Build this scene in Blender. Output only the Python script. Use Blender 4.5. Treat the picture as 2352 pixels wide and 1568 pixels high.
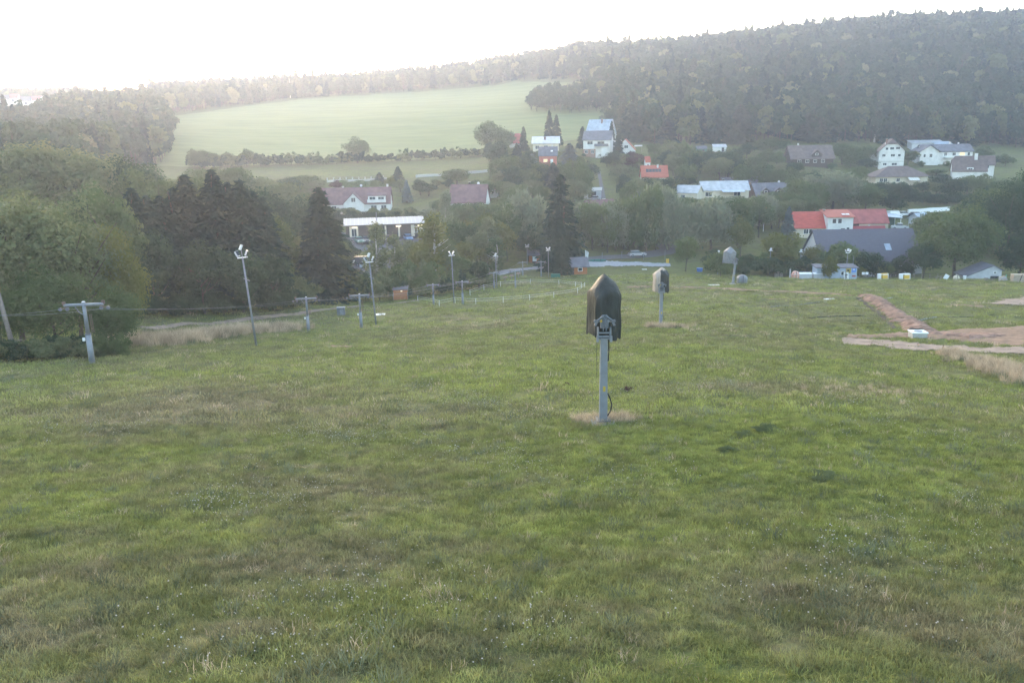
import bpy, math, random
import numpy as np
from mathutils import Vector, Matrix

for _o in list(bpy.data.objects):
    bpy.data.objects.remove(_o)
SC = bpy.context.scene
COL = SC.collection
R_ = math.radians
RND = random.Random(7)

# ------------------------------------------------------------------ camera, sky, sun, exposure
PITCH, ROLL = R_(14.0), R_(1.0)
FPX, CX, CY = 1882.0, 1176.0, 784.0          # focal length and centre in a 2352 x 1568 frame
fw = Vector((0, math.cos(PITCH), -math.sin(PITCH)))
up0 = Vector((0, math.sin(PITCH), math.cos(PITCH)))
rt0 = Vector((1, 0, 0))
upv = up0 * math.cos(ROLL) + rt0 * math.sin(ROLL)
rtv = rt0 * math.cos(ROLL) - up0 * math.sin(ROLL)
cam_d = bpy.data.cameras.new('camera')
cam = bpy.data.objects.new('camera', cam_d)
COL.objects.link(cam)
cam.matrix_world = Matrix((rtv, upv, -fw)).transposed().to_4x4()
cam_d.sensor_width = 36.0
cam_d.lens = FPX / 2352 * 36.0
cam_d.clip_start = 0.3
cam_d.clip_end = 12000
SC.camera = cam

SUN_AZ, SUN_EL = R_(-19.0), R_(6.0)           # azimuth from +Y towards +X
w = bpy.data.worlds.new('World'); SC.world = w; w.use_nodes = True
nt = w.node_tree; nt.nodes.clear()
sky = nt.nodes.new('ShaderNodeTexSky'); sky.sky_type = 'NISHITA'; sky.sun_disc = False
sky.sun_elevation = SUN_EL; sky.sun_rotation = SUN_AZ
sky.air_density = 1.0; sky.dust_density = 1.6; sky.ozone_density = 1.0
bg = nt.nodes.new('ShaderNodeBackground'); bg.inputs['Strength'].default_value = 0.15
wo = nt.nodes.new('ShaderNodeOutputWorld')
nt.links.new(sky.outputs[0], bg.inputs[0]); nt.links.new(bg.outputs[0], wo.inputs[0])
sl = bpy.data.lights.new('sun', 'SUN'); sl.energy = 0.32; sl.angle = R_(14); sl.color = (1.0, 0.94, 0.91)
so = bpy.data.objects.new('sun', sl); COL.objects.link(so)
sdir = Vector((math.sin(SUN_AZ) * math.cos(SUN_EL), math.cos(SUN_AZ) * math.cos(SUN_EL), math.sin(SUN_EL)))
so.rotation_euler = (-sdir).to_track_quat('-Z', 'Y').to_euler()
so.location = sdir * 300 + Vector((0, 0, 200))
vs = SC.view_settings
vs.view_transform = 'Standard'; vs.look = 'None'; vs.gamma = 1; vs.use_curve_mapping = False
vs.exposure = 3.36
SC.cycles.volume_bounces = 1
SC.cycles.max_bounces = 6
SC.cycles.use_denoising = True

# ------------------------------------------------------------------ pixels and terrain
def ray(px, py):
    return fw + rtv * ((px - CX) / FPX) - upv * ((py - CY) / FPX)
def P(px, py, Y):
    v = ray(px, py); return v * (Y / v.y)

# (px, py, Y): ground seen at that pixel, at that distance along +Y
CP = [(1176,1568,12),(0,1568,12.2),(2352,1568,12),(1176,1250,19.5),(1383,978,35),(700,978,35.5),(2200,978,34.5),(0,978,36),(1517,750,86),(1683,650,145),
 (212,838,60),(20,830,61),(589,797,78),(862,747,99),(709,762,96),(830,755,98),(996,700,121),(1063,698,122),(1042,695,123),
 (1135,662,145),(1184,661,145),(1201,633,165),(1243,635,165),(1240,610,184),(1320,630,170),(1450,606,188),(1575,622,172),
 (1850,640,163),(2070,640,158),(2200,645,154),(2330,650,148),(2107,777,83),(2352,812,71),(2300,872,55),(1300,830,58),(1800,870,50),
 (340,752,92),(560,737,106),(900,694,132),(880,562,203),(825,566,200),(840,617,184),(820,487,256),(1090,487,240),
 (780,414,290),(1050,402,298),(822,374,338),(600,388,318),(1100,362,345),(700,228,650),(420,265,520),(900,215,680),(1130,195,700),
 (1310,192,620),(400,380,330),(1400,287,420),(1220,250,480),(1375,358,328),(1250,348,334),(1255,377,310),(1438,357,333),(1500,417,290),
 (1655,457,268),(1860,377,328),(2040,387,328),(2160,377,343),(2220,407,308),(2060,422,298),(1870,538,218),(2000,532,222),(1970,632,183),
 (2250,643,163),(1500,332,368),(1700,332,372),(1950,332,372),(2352,383,325),(2352,332,395),
 (2352,85,640),(2000,95,660),(1700,128,680),(1500,145,700),(1300,150,720),(1150,168,760),(1000,192,745),(1700,230,480),(2100,210,500),
 (200,308,420),(0,310,420),(0,400,250),(200,400,260),(300,262,560),(500,228,700),(60,242,650),(170,250,650),(60,228,800),(300,226,820),(0,520,130),(150,560,130)]
cp = []
for a, b, c in CP:
    p = P(a, b, c); cp.append((p.x, p.y, p.z))
for x, y, z in [(0,-100,8),(-150,-100,6),(150,-100,8),(0,0,-7.1),(-60,0,-8),(60,0,-7.5),(-120,60,-16),(110,60,-17),(-260,150,-18),(260,150,-28),
                (0,1000,42),(450,1000,78),(-900,700,30),(900,700,60),(-1300,1500,66),(0,1700,50),(1300,1500,70),(-900,100,10),(900,100,0),(0,-900,60)]:
    cp.append((x, y, z))
cp = np.array(cp); S_ = 100.0
def _U(d2):
    return 0.5 * d2 * np.log(np.maximum(d2, 1e-9))
def _fit(lam):
    X = cp[:, :2] / S_; n = len(X)
    K = _U(((X[:, None] - X[None]) ** 2).sum(-1)) + lam * np.eye(n)
    Pm = np.c_[np.ones(n), X]
    A = np.zeros((n + 3, n + 3)); A[:n, :n] = K; A[:n, n:] = Pm; A[n:, :n] = Pm.T
    return X, np.linalg.solve(A, np.r_[cp[:, 2], 0, 0, 0])
TX, TW = _fit(0.004)
def gz(x, y):
    """terrain height, arrays or scalars"""
    x = np.atleast_1d(np.asarray(x, float)); y = np.atleast_1d(np.asarray(y, float))
    sh = x.shape; q = np.c_[x.ravel(), y.ravel()] / S_
    out = np.empty(len(q))
    for i in range(0, len(q), 20000):
        k = q[i:i+20000]
        out[i:i+20000] = _U(((k[:, None] - TX[None]) ** 2).sum(-1)) @ TW[:-3] + TW[-3] + k @ TW[-2:]
    # small lumps of the meadow
    X = x.ravel(); Yy = y.ravel()
    out += 0.10 * np.sin(X * .55 + 1.3 * np.sin(Yy * .21)) * np.sin(Yy * .43 + np.sin(X * .3)) + 0.22 * np.sin(X * .13 + Yy * .09) * np.sin(Yy * .11 - X * .05 + 1)
    return out.reshape(sh)
def g1(x, y):
    return float(gz(x, y)[0])
def hit(px, py, y0=8., y1=1500.):
    """where the ray through a pixel meets the terrain"""
    v = ray(px, py)
    t = np.geomspace(y0, y1, 500) / v.y
    h = t * v.z - gz(t * v.x, t * v.y)
    k = np.where(h < 0)[0]
    if not len(k): return P(px, py, y1)
    k = k[0]
    if k == 0: return v * t[0]
    a, b = t[k-1], t[k]
    for _ in range(25):
        m = (a + b) / 2
        if m * v.z - g1(m * v.x, m * v.y) < 0: b = m
        else: a = m
    return v * b
def gp(px, Y):
    """ground point in image column px at distance Y"""
    py = 784.
    for _ in range(6):
        p = P(px, py, Y); z = g1(p.x, p.y)
        py += (p.z - z) / Y * FPX * .95
    return Vector((p.x, p.y, z))
def zat(px, py, Y):
    return P(px, py, Y).z

# ------------------------------------------------------------------ materials
MATS = {}
def mat(name, col, rough=.8, var=.12, scale=4., bump=0., metal=0., spec=.3, stretch=None, emit=None, es=0., col2=None):
    if name in MATS: return MATS[name]
    m = bpy.data.materials.new(name); m.use_nodes = True
    n = m.node_tree; N = n.nodes; L = n.links
    b = N['Principled BSDF']
    b.inputs['Roughness'].default_value = rough; b.inputs['Metallic'].default_value = metal
    b.inputs['Specular IOR Level'].default_value = spec
    tc = N.new('ShaderNodeTexCoord'); no = N.new('ShaderNodeTexNoise')
    no.inputs['Scale'].default_value = scale; no.inputs['Detail'].default_value = 5
    src = tc.outputs['Object']
    if stretch:
        mp = N.new('ShaderNodeMapping'); mp.inputs['Scale'].default_value = stretch
        L.new(src, mp.inputs['Vector']); src = mp.outputs[0]
    L.new(src, no.inputs['Vector'])
    rp = N.new('ShaderNodeValToRGB')
    c2 = col2 or tuple(min(1, c * (1 + var)) for c in col)
    c1 = tuple(c * (1 - var) for c in col) if col2 is None else col
    rp.color_ramp.elements[0].position = .3; rp.color_ramp.elements[1].position = .7
    rp.color_ramp.elements[0].color = (*c1, 1); rp.color_ramp.elements[1].color = (*c2, 1)
    L.new(no.outputs['Fac'], rp.inputs[0]); L.new(rp.outputs[0], b.inputs['Base Color'])
    if bump:
        bp = N.new('ShaderNodeBump'); bp.inputs['Strength'].default_value = bump; bp.inputs['Distance'].default_value = .1
        L.new(no.outputs['Fac'], bp.inputs['Height']); L.new(bp.outputs[0], b.inputs['Normal'])
    if emit:
        b.inputs['Emission Color'].default_value = (*emit, 1); b.inputs['Emission Strength'].default_value = es
    MATS[name] = m
    return m

def leafmat(name, c1, c2, trans=.42, scale=.35):
    """foliage: colour differs from tree to tree and from clump to clump"""
    if name in MATS: return MATS[name]
    m = bpy.data.materials.new(name); m.use_nodes = True
    n = m.node_tree; N = n.nodes; L = n.links; N.clear()
    oi = N.new('ShaderNodeObjectInfo'); ge = N.new('ShaderNodeNewGeometry')
    no = N.new('ShaderNodeTexNoise'); no.inputs['Scale'].default_value = scale; no.inputs['Detail'].default_value = 3
    L.new(ge.outputs['Position'], no.inputs['Vector'])
    n2 = N.new('ShaderNodeTexNoise'); n2.inputs['Scale'].default_value = .014; n2.inputs['Detail'].default_value = 2; L.new(ge.outputs['Position'], n2.inputs['Vector'])
    ad = N.new('ShaderNodeMath'); ad.operation = 'MULTIPLY_ADD'; ad.inputs[1].default_value = .55
    L.new(oi.outputs['Random'], ad.inputs[0])
    sb = N.new('ShaderNodeMath'); sb.operation = 'SUBTRACT'; sb.inputs[1].default_value = .30
    av = N.new('ShaderNodeMath'); av.operation = 'MULTIPLY_ADD'; av.inputs[1].default_value = .8
    h2 = N.new('ShaderNodeMath'); h2.operation = 'MULTIPLY'; h2.inputs[1].default_value = .45; L.new(no.outputs['Fac'], h2.inputs[0])
    L.new(n2.outputs['Fac'], av.inputs[0]); L.new(h2.outputs[0], av.inputs[2])
    L.new(av.outputs[0], sb.inputs[0]); L.new(sb.outputs[0], ad.inputs[2])
    mx = N.new('ShaderNodeMix'); mx.data_type = 'RGBA'; mx.clamp_factor = True
    mx.inputs['A'].default_value = (*c1, 1); mx.inputs['B'].default_value = (*c2, 1)
    L.new(ad.outputs[0], mx.inputs['Factor'])
    d = N.new('ShaderNodeBsdfDiffuse'); t = N.new('ShaderNodeBsdfTranslucent'); ms = N.new('ShaderNodeMixShader'); ms.inputs[0].default_value = trans
    L.new(mx.outputs['Result'], d.inputs[0]); L.new(mx.outputs['Result'], t.inputs[0])
    L.new(d.outputs[0], ms.inputs[1]); L.new(t.outputs[0], ms.inputs[2])
    o = N.new('ShaderNodeOutputMaterial'); L.new(ms.outputs[0], o.inputs[0])
    MATS[name] = m
    return m

# ------------------------------------------------------------------ mesh helpers
class MB:
    """collects shapes for ONE mesh object"""
    def __init__(s): s.v = []; s.f = []
    def add(s, vs_, fs):
        k = len(s.v); s.v += [tuple(v) for v in vs_]; s.f += [tuple(i + k for i in f) for f in fs]; return s
    def box(s, c, d, rz=0., m=None):
        x, y, z = d[0]/2, d[1]/2, d[2]/2
        vs_ = [Vector((a*x, b*y, e*z)) for e in (-1, 1) for a, b in ((-1,-1),(1,-1),(1,1),(-1,1))]
        if m is None: m = Matrix.Rotation(rz, 3, 'Z')
        return s.add([m @ v + Vector(c) for v in vs_], [(3,2,1,0),(4,5,6,7),(0,1,5,4),(1,2,6,5),(2,3,7,6),(3,0,4,7)])
    def prism(s, pts, h0, h1, axis='x'):
        """polygon pts (u, z) pushed from h0 to h1 along an axis"""
        n = len(pts); q = []
        for h in (h0, h1):
            for u, z in pts: q.append((h, u, z) if axis == 'x' else (u, h, z))
        fs = [tuple(range(n)), tuple(range(2*n-1, n-1, -1))]
        fs += [(i, i+n, (i+1) % n + n, (i+1) % n) for i in range(n)]
        if axis != 'x': fs = [f[::-1] for f in fs]
        return s.add(q, [f[::-1] for f in fs])
    def tube(s, a, b, r0, r1=None, n=8, caps=True):
        a = Vector(a); b = Vector(b); r1 = r0 if r1 is None else r1
        d = (b - a).normalized(); u = d.orthogonal().normalized(); w_ = d.cross(u)
        vs_ = [p + (u * math.cos(t) + w_ * math.sin(t)) * r for p, r in ((a, r0), (b, r1)) for t in [2*math.pi*i/n for i in range(n)]]
        fs = [(i, (i+1) % n, (i+1) % n + n, i + n) for i in range(n)]
        if caps: fs += [tuple(range(n-1, -1, -1)), tuple(range(n, 2*n))]
        return s.add(vs_, fs)
    def path(s, pts, r, n=6):
        for i in range(len(pts) - 1): s.tube(pts[i], pts[i+1], r if not isinstance(r, (list, tuple)) else r[i], r if not isinstance(r, (list, tuple)) else r[i+1], n)
        return s
    def mesh(s, name, m, smooth=False):
        me = bpy.data.meshes.new(name); me.from_pydata(s.v, [], s.f); me.update()
        if m: me.materials.append(m if not isinstance(m, str) else MATS[m])
        if smooth: me.polygons.foreach_set('use_smooth', [True] * len(me.polygons))
        return me
    def build(s, name, m, parent=None, smooth=False):
        return link(name, s.mesh(name, m, smooth), parent)
def link(name, me, parent=None, loc=None):
    o = bpy.data.objects.new(name, me); COL.objects.link(o)
    if parent: o.parent = parent
    if loc is not None: o.location = loc
    return o
def tag(o, label=None, cat=None, group=None, kind=None):
    if label: o['label'] = label
    if cat: o['category'] = cat
    if group: o['group'] = group
    if kind: o['kind'] = kind
    return o
def thing(name, label, cat, loc=(0,0,0), rz=0., group=None):
    o = bpy.data.objects.new(name, None); COL.objects.link(o)
    o.location = loc; o.rotation_euler = (0, 0, rz); o.empty_display_size = .3
    return tag(o, label, cat, group)
def copy_tree(o, parent=None):
    c = o.copy(); COL.objects.link(c); c.parent = parent
    for ch in [x for x in o.children]: copy_tree(ch, c)
    return c
def npmesh(name, V, F, m=None):
    """V (n,3), F (k,3 or 4) numpy arrays"""
    me = bpy.data.meshes.new(name)
    k = F.shape[1]
    me.vertices.add(len(V)); me.vertices.foreach_set('co', np.ascontiguousarray(V, np.float32).ravel())
    me.loops.add(F.size); me.loops.foreach_set('vertex_index', np.ascontiguousarray(F, np.int32).ravel())
    me.polygons.add(len(F)); me.polygons.foreach_set('loop_start', np.arange(0, F.size, k, dtype=np.int32))
    me.update(calc_edges=True)
    if m: me.materials.append(m)
    return me
def grid_faces(nr, nc):
    i = np.arange(nr - 1)[:, None] * nc + np.arange(nc - 1)[None]
    return np.stack([i, i + 1, i + nc + 1, i + nc], -1).reshape(-1, 4)
# ------------------------------------------------------------------ ground
def terrain_mat():
    m = bpy.data.materials.new('meadow_ground'); m.use_nodes = True
    n = m.node_tree; N = n.nodes; L = n.links
    b = N['Principled BSDF']; b.inputs['Roughness'].default_value = .95; b.inputs['Specular IOR Level'].default_value = .1
    L.new(meadow_colour(N, L, .86), b.inputs['Base Color'])
    ge = N.new('ShaderNodeNewGeometry'); no = N.new('ShaderNodeTexNoise'); no.inputs['Scale'].default_value = 3.; no.inputs['Detail'].default_value = 6
    L.new(ge.outputs['Position'], no.inputs['Vector'])
    bp = N.new('ShaderNodeBump'); bp.inputs['Strength'].default_value = .8; bp.inputs['Distance'].default_value = .15
    L.new(no.outputs['Fac'], bp.inputs['Height']); L.new(bp.outputs[0], b.inputs['Normal'])
    return m
def meadow_colour(N, L, bright=1.0):
    """mown meadow: greens, yellowish swathes and brown dry patches, the nearest painted in as vignette darkening (world position)"""
    ge = N.new('ShaderNodeNewGeometry')
    def noise(sc, det=3, st=(1, 1, 1), rough=.5, off=0.):
        mp = N.new('ShaderNodeMapping'); mp.inputs['Scale'].default_value = st; mp.inputs['Location'].default_value = (off, off * .7, 0)
        L.new(ge.outputs['Position'], mp.inputs['Vector'])
        no = N.new('ShaderNodeTexNoise'); no.inputs['Scale'].default_value = sc; no.inputs['Detail'].default_value = det; no.inputs['Roughness'].default_value = rough
        L.new(mp.outputs[0], no.inputs['Vector']); return no.outputs['Fac']
    def ramp(fac, els):
        r = N.new('ShaderNodeValToRGB')
        while len(r.color_ramp.elements) < len(els): r.color_ramp.elements.new(.5)
        for e, (p, c) in zip(r.color_ramp.elements, els): e.position = p; e.color = (*[k * bright for k in c], 1) if len(c) == 3 else c
        L.new(fac, r.inputs[0]); return r.outputs[0]
    def mix(fac, a, bb):
        x = N.new('ShaderNodeMix'); x.data_type = 'RGBA'
        L.new(fac, x.inputs['Factor']); L.new(a, x.inputs['A']); L.new(bb, x.inputs['B']); return x.outputs['Result']
    green = ramp(noise(1.7, 7, (1, 1.4, 1), .7, off=3), [(.3, (.096, .112, .040)), (.5, (.146, .162, .050)), (.72, (.216, .222, .066))])
    dry = ramp(noise(1.6, 5, off=11), [(.3, (.108, .096, .056)), (.7, (.180, .160, .094))])
    big = ramp(noise(.055, 4, (1, 1.6, 1), .6, off=5), [(.44, (0, 0, 0, 1)), (.62, (1, 1, 1, 1))])
    fine = ramp(noise(.5, 6, (1, 1.5, 1), .65, off=23), [(.45, (0, 0, 0, 1)), (.68, (.8, .8, .8, 1))])
    mm = N.new('ShaderNodeMath'); mm.operation = 'MULTIPLY_ADD'; mm.inputs[1].default_value = .42; mm.use_clamp = True
    L.new(big, mm.inputs[0]); 
    m2 = N.new('ShaderNodeMath'); m2.operation = 'MULTIPLY'; m2.inputs[1].default_value = .75
    L.new(fine, m2.inputs[0]); L.new(m2.outputs[0], mm.inputs[2])
    # lush and dry swathes on the slope, nearest dry ones painting in vignette-like darkening: (x, y, radius x, radius y, amount of dry)
    tot = mm.outputs[0]
    for (cx_, cy_, rx_, ry_, am) in [(13, 31, 11, 10, -.55), (2, 50, 12, 9, -.45), (18, 62, 14, 12, -.3), (-16, 42, 15, 12, .42), (-7, 27, 8, 6, .35), (6, 16, 9, 4, .40), (-4, 18, 5, 3, .35), (-10, 14, 8, 5, .45), (11, 13, 8, 4, .40), (-2, 13, 6, 3, .3), (12, 46, 9, 4, .25), (-12, 84, 9, 9, .35), (12, 95, 10, 8, .3), (-4, 92, 7, 6, .35), (24, 110, 14, 10, -.2)]:
        mp = N.new('ShaderNodeMapping'); mp.inputs['Location'].default_value = (-cx_ / rx_, -cy_ / ry_, 0); mp.inputs['Scale'].default_value = (1 / rx_, 1 / ry_, 0)
        L.new(ge.outputs['Position'], mp.inputs['Vector'])
        gr = N.new('ShaderNodeTexGradient'); gr.gradient_type = 'SPHERICAL'; L.new(mp.outputs[0], gr.inputs[0])
        k = N.new('ShaderNodeMath'); k.operation = 'MULTIPLY_ADD'; k.inputs[1].default_value = am * 1.5; k.use_clamp = True
        L.new(gr.outputs['Fac'], k.inputs[0]); L.new(tot, k.inputs[2]); tot = k.outputs[0]
    c = mix(tot, green, dry)
    blotch = ramp(noise(.33, 7, (1, 1.5, 1), .72, off=41), [(.32, (.80, .80, .81)), (.66, (1.16, 1.15, 1.08))])
    mu = N.new('ShaderNodeMix'); mu.data_type = 'RGBA'; mu.blend_type = 'MULTIPLY'; mu.inputs['Factor'].default_value = 1.
    L.new(c, mu.inputs['A']); L.new(blotch, mu.inputs['B'])
    return mu.outputs['Result']

u = np.linspace(-1, 1, 430); xs = 45 * np.sinh(u * math.asinh(2200 / 45))
v = np.linspace(math.asinh(-560 / 45), math.asinh(3400 / 45), 470); ys = 40 + 45 * np.sinh(v)
GX, GY = np.meshgrid(xs, ys)
GZ = gz(GX, GY)
terrain = link('terrain', npmesh('terrain', np.c_[GX.ravel(), GY.ravel(), GZ.ravel()], grid_faces(len(ys), len(xs)), terrain_mat()))
terrain.data.polygons.foreach_set('use_smooth', [True] * len(terrain.data.polygons))
tag(terrain, kind='structure')

def resample(pts, n):
    p = np.array([(q[0], q[1]) for q in pts], float)
    d = np.r_[0, np.cumsum(np.hypot(*np.diff(p, axis=0).T))]
    t = np.linspace(0, d[-1], n)
    return np.c_[np.interp(t, d, p[:, 0]), np.interp(t, d, p[:, 1])]
NOGRASS = []
def sheet(name, near, far, m, n, k, off=.06, rag=0., lump=0., seed=1, kind='structure'):
    """a patch of ground draped over the terrain between two outlines"""
    a = resample(near, n); b = resample(far, n); rs = np.random.RandomState(seed)
    def jag(): 
        q = rs.randn(n); q = np.convolve(q, np.ones(3) / 3, 'same') + .6 * rs.randn(n); return q
    dirn = (b - a); ln = np.maximum(np.hypot(*dirn.T), 1e-6)[:, None]; dirn = dirn / ln
    if rag: a = a + dirn * (jag() * rag)[:, None]; b = b + dirn * (jag() * rag)[:, None]
    if name != 'field': NOGRASS.append([tuple(q) for q in a] + [tuple(q) for q in b[::-1]])
    t = np.linspace(0, 1, k)[:, None, None]
    g = a[None] * (1 - t) + b[None] * t
    z = gz(g[..., 0], g[..., 1]) + off
    if lump:
        prof = np.sin(np.linspace(0, 1, k) * math.pi)[:, None] ** .7
        z += lump * prof * (.65 + .5 * rs.rand(k, n)) - .05 * (1 - prof)
    o = link(name, npmesh(name, np.c_[g.reshape(-1, 2), z.ravel()], grid_faces(k, n), m))
    o.data.polygons.foreach_set('use_smooth', [True] * len(o.data.polygons))
    if kind: o['kind'] = kind
    return o
def gpx(lst):
    return [hit(a, b) for a, b in lst]

fieldm = mat('field_green', (.128, .150, .048), .95, .18, .03, stretch=(1, 9, 1))
FIELD_NEAR = [gp(330, 318), gp(420, 322), gp(520, 326), gp(700, 334), (gp(900, 342)), gp(1100, 350), gp(1230, 368), gp(1330, 378), gp(1440, 392)]
FIELD_FAR = [gp(330, 500), gp(420, 520), gp(520, 575), gp(700, 650), gp(900, 680), gp(1060, 695), gp(1180, 690), gp(1310, 620), gp(1440, 450)]
sheet('field', FIELD_NEAR, FIELD_FAR, fieldm, 160, 90, .25, 1.6)
# ------------------------------------------------------------------ vegetation prototypes
def quads_to_mesh(name, C, T, B, m):
    """one leaf clump per row: centre, half-length vector, half-width vector"""
    V = np.stack([C - T, C + B * .9, C + T, C - B * .9], 1).reshape(-1, 3)
    F = np.arange(len(V)).reshape(-1, 4)
    return npmesh(name, V, F, m)
def unit(a): return a / np.maximum(np.linalg.norm(a, axis=1, keepdims=True), 1e-9)
def crown(kind, seed, H, R, n, leaf, base=.18, lobes=26, m=None, name='crown'):
    rs = np.random.RandomState(seed)
    if kind in ('broad', 'bush', 'full', 'airy'):
        zc, hz = H * (base + 1) / 2, H * (1 - base) / 2
        d = unit(rs.randn(lobes, 3)); d[:, 2] = d[:, 2] * .9 + .1
        rr = rs.uniform(.35, .86, lobes)[:, None]
        prof = 1 - .25 * np.clip(d[:, 2:3], 0, 1)
        cc = d * rr * np.array([R, R, hz]) * np.c_[prof, prof, np.ones(lobes)] + np.array([0, 0, zc])
        cr = rs.uniform(.24, .42, lobes) * min(R, hz) * 1.05
        wts = cr ** 2; pick = rs.choice(lobes, n, p=wts / wts.sum())
        q = unit(rs.randn(n, 3)); q[:, 2] = np.abs(q[:, 2]) * np.where(rs.rand(n) < .75, 1, -1)
        rad = cr[pick] * (rs.uniform(.3, 1.45, n) if kind == 'airy' else rs.uniform(.55, 1.16, n))
        C = cc[pick] + q * rad[:, None] * np.array([1, 1, .85])
        out = unit(q + .55 * rs.randn(n, 3) + np.array([0, 0, .5]))
        if kind == 'bush': C[:, 2] = np.maximum(C[:, 2], .1)
    elif kind == 'willow':
        zc, hz = H * .62, H * .36
        d = unit(rs.randn(lobes, 3)); d[:, 2] = np.abs(d[:, 2])
        cc = d * rs.uniform(.3, .85, lobes)[:, None] * np.array([R, R, hz]) + np.array([0, 0, zc])
        pick = rs.randint(0, lobes, n); cr = rs.uniform(.2, .34, lobes) * R
        q = unit(rs.randn(n, 3))
        drop = rs.rand(n) ** 1.6 * H * .45
        C = cc[pick] + q * (cr[pick] * rs.uniform(.6, 1.1, n))[:, None]
        C[:, 2] -= drop; C[:, :2] *= (1 + .12 * (drop / H))[:, None]
        C[:, 2] = np.maximum(C[:, 2], H * .08)
        out = unit(q * np.array([1, 1, .5]) + .3 * rs.randn(n, 3) + np.array([0, 0, .5]))
        T = np.array([0, 0, 1.]) + .7 * rs.randn(n, 3); T = unit(T)
        B = unit(np.cross(T, out))
        s = leaf * rs.uniform(.6, 1.3, n)[:, None]
        return quads_to_mesh(name, C, T * s * 1.1, B * s * .38, m)
    elif kind == 'slim':                                # birch, poplar: narrow, ragged, airy
        t = rs.rand(lobes) ** .8
        rad = R * np.sin(np.clip(t * .93 + .07, 0, 1) * math.pi) ** .6
        an = rs.rand(lobes) * 2 * math.pi; k = rs.uniform(.2, .8, lobes)
        cc = np.c_[np.cos(an) * rad * k, np.sin(an) * rad * k, H * (base + (1 - base) * t * .95)]
        cr = rs.uniform(.28, .5, lobes) * R
        pick = rs.randint(0, lobes, n); q = unit(rs.randn(n, 3))
        C = cc[pick] + q * (cr[pick] * rs.uniform(.4, 1.15, n))[:, None] * np.array([1, 1, 1.35])
        out = unit(q + .7 * rs.randn(n, 3))
    else:                                               # spruce: drooping whorls
        nb = lobes * 9
        t = np.sort(rs.rand(nb) ** .85)                 # 0 bottom .. 1 top
        an = rs.rand(nb) * 2 * math.pi
        ln = R * ((1 - t) ** .68) * rs.uniform(.72, 1.12, nb) + .04 * R
        pick = rs.choice(nb, n, p=ln / ln.sum()); s_ = rs.rand(n) ** .75
        r = ln[pick] * s_
        zb = H * (base + (1 - base) * t[pick])
        C = np.c_[np.cos(an[pick]) * r, np.sin(an[pick]) * r, zb - r * .30 * s_ - .1]
        C[:, :2] += rs.randn(n, 2) * .09 * R * (1 - t[pick])[:, None] * (1 - .4 * s_)[:, None]
        C[:, 2] -= rs.rand(n) * leaf * .9
        T = unit(np.c_[np.cos(an[pick]), np.sin(an[pick]), -.45 + 0 * r] + .45 * rs.randn(n, 3))
        B = unit(np.cross(T, unit(np.array([0, 0, 1.]) + .7 * rs.randn(n, 3))))
        s = leaf * rs.uniform(.6, 1.25, n)[:, None]
        return quads_to_mesh(name, C, T * s, B * s * .42, m)
    a = rs.randn(n, 3); T = unit(np.cross(out, a)); B = np.cross(out, T)
    s = leaf * rs.uniform(.55, 1.3, n)[:, None]
    return quads_to_mesh(name, C, T * s * .8, B * s * .62, m)
def trunk_mesh(kind, seed, H, R, m, base=.2, limbs=7):
    rs = random.Random(seed); b = MB()
    top = H * (.96 if kind in ('spruce', 'slim') else .72); r0 = max(.06, H * .017)
    pts = [Vector((0, 0, -.6)), Vector((0, 0, H * .06))]; x = y = 0
    k = 5
    for i in range(1, k + 1):
        x += rs.uniform(-1, 1) * H * .012; y += rs.uniform(-1, 1) * H * .012
        pts.append(Vector((x, y, H * .06 + (top - H * .06) * i / k)))
    rad = [r0 * 1.35, r0] + [r0 * (1 - .85 * i / k) for i in range(1, k + 1)]
    b.path(pts, rad, 7)
    if kind not in ('spruce',):
        for i in range(limbs):
            f = rs.uniform(max(base, .15), .62); z = f * H
            j = min(int((z / top) * k) + 1, k); p = pts[j] * 1.0; p.z = z
            a = rs.uniform(0, 6.28); ln = R * rs.uniform(.55, .95); ri = rs.uniform(.35, .9)
            q1 = p + Vector((math.cos(a), math.sin(a), ri)) * ln * .45
            q2 = q1 + Vector((math.cos(a + .3), math.sin(a + .3), ri + .4)) * ln * .45
            b.path([p, q1, q2], [r0 * .5, r0 * .3, r0 * .1], 5)
    return b.mesh('trunk', m)

bark = mat('bark', (.085, .068, .052), .9, .35, 6)
birchbark = mat('birch_bark', (.42, .40, .37), .8, .35, 5)
LF = dict(
    oak=leafmat('leaf_oak', (.074, .104, .046), (.135, .166, .068)),
    pale=leafmat('leaf_pale', (.110, .134, .068), (.185, .200, .098)),
    yell=leafmat('leaf_yellowing', (.092, .112, .036), (.165, .165, .052)),
    dark=leafmat('leaf_dark', (.036, .060, .034), (.068, .100, .050)),
    wood=leafmat('leaf_wood', (.036, .062, .040), (.080, .112, .062)),
    spr=leafmat('leaf_spruce', (.024, .044, .033), (.046, .074, .050), .25),
    larch=leafmat('leaf_larch', (.050, .070, .046), (.095, .112, .068), .35),
    blue=leafmat('leaf_blue_spruce', (.100, .132, .132), (.170, .200, .200), .2),
    red=leafmat('leaf_purple', (.065, .034, .035), (.100, .055, .050)),
    wil=leafmat('leaf_willow', (.150, .172, .110), (.230, .245, .160)))
PROTO = {}
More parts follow.
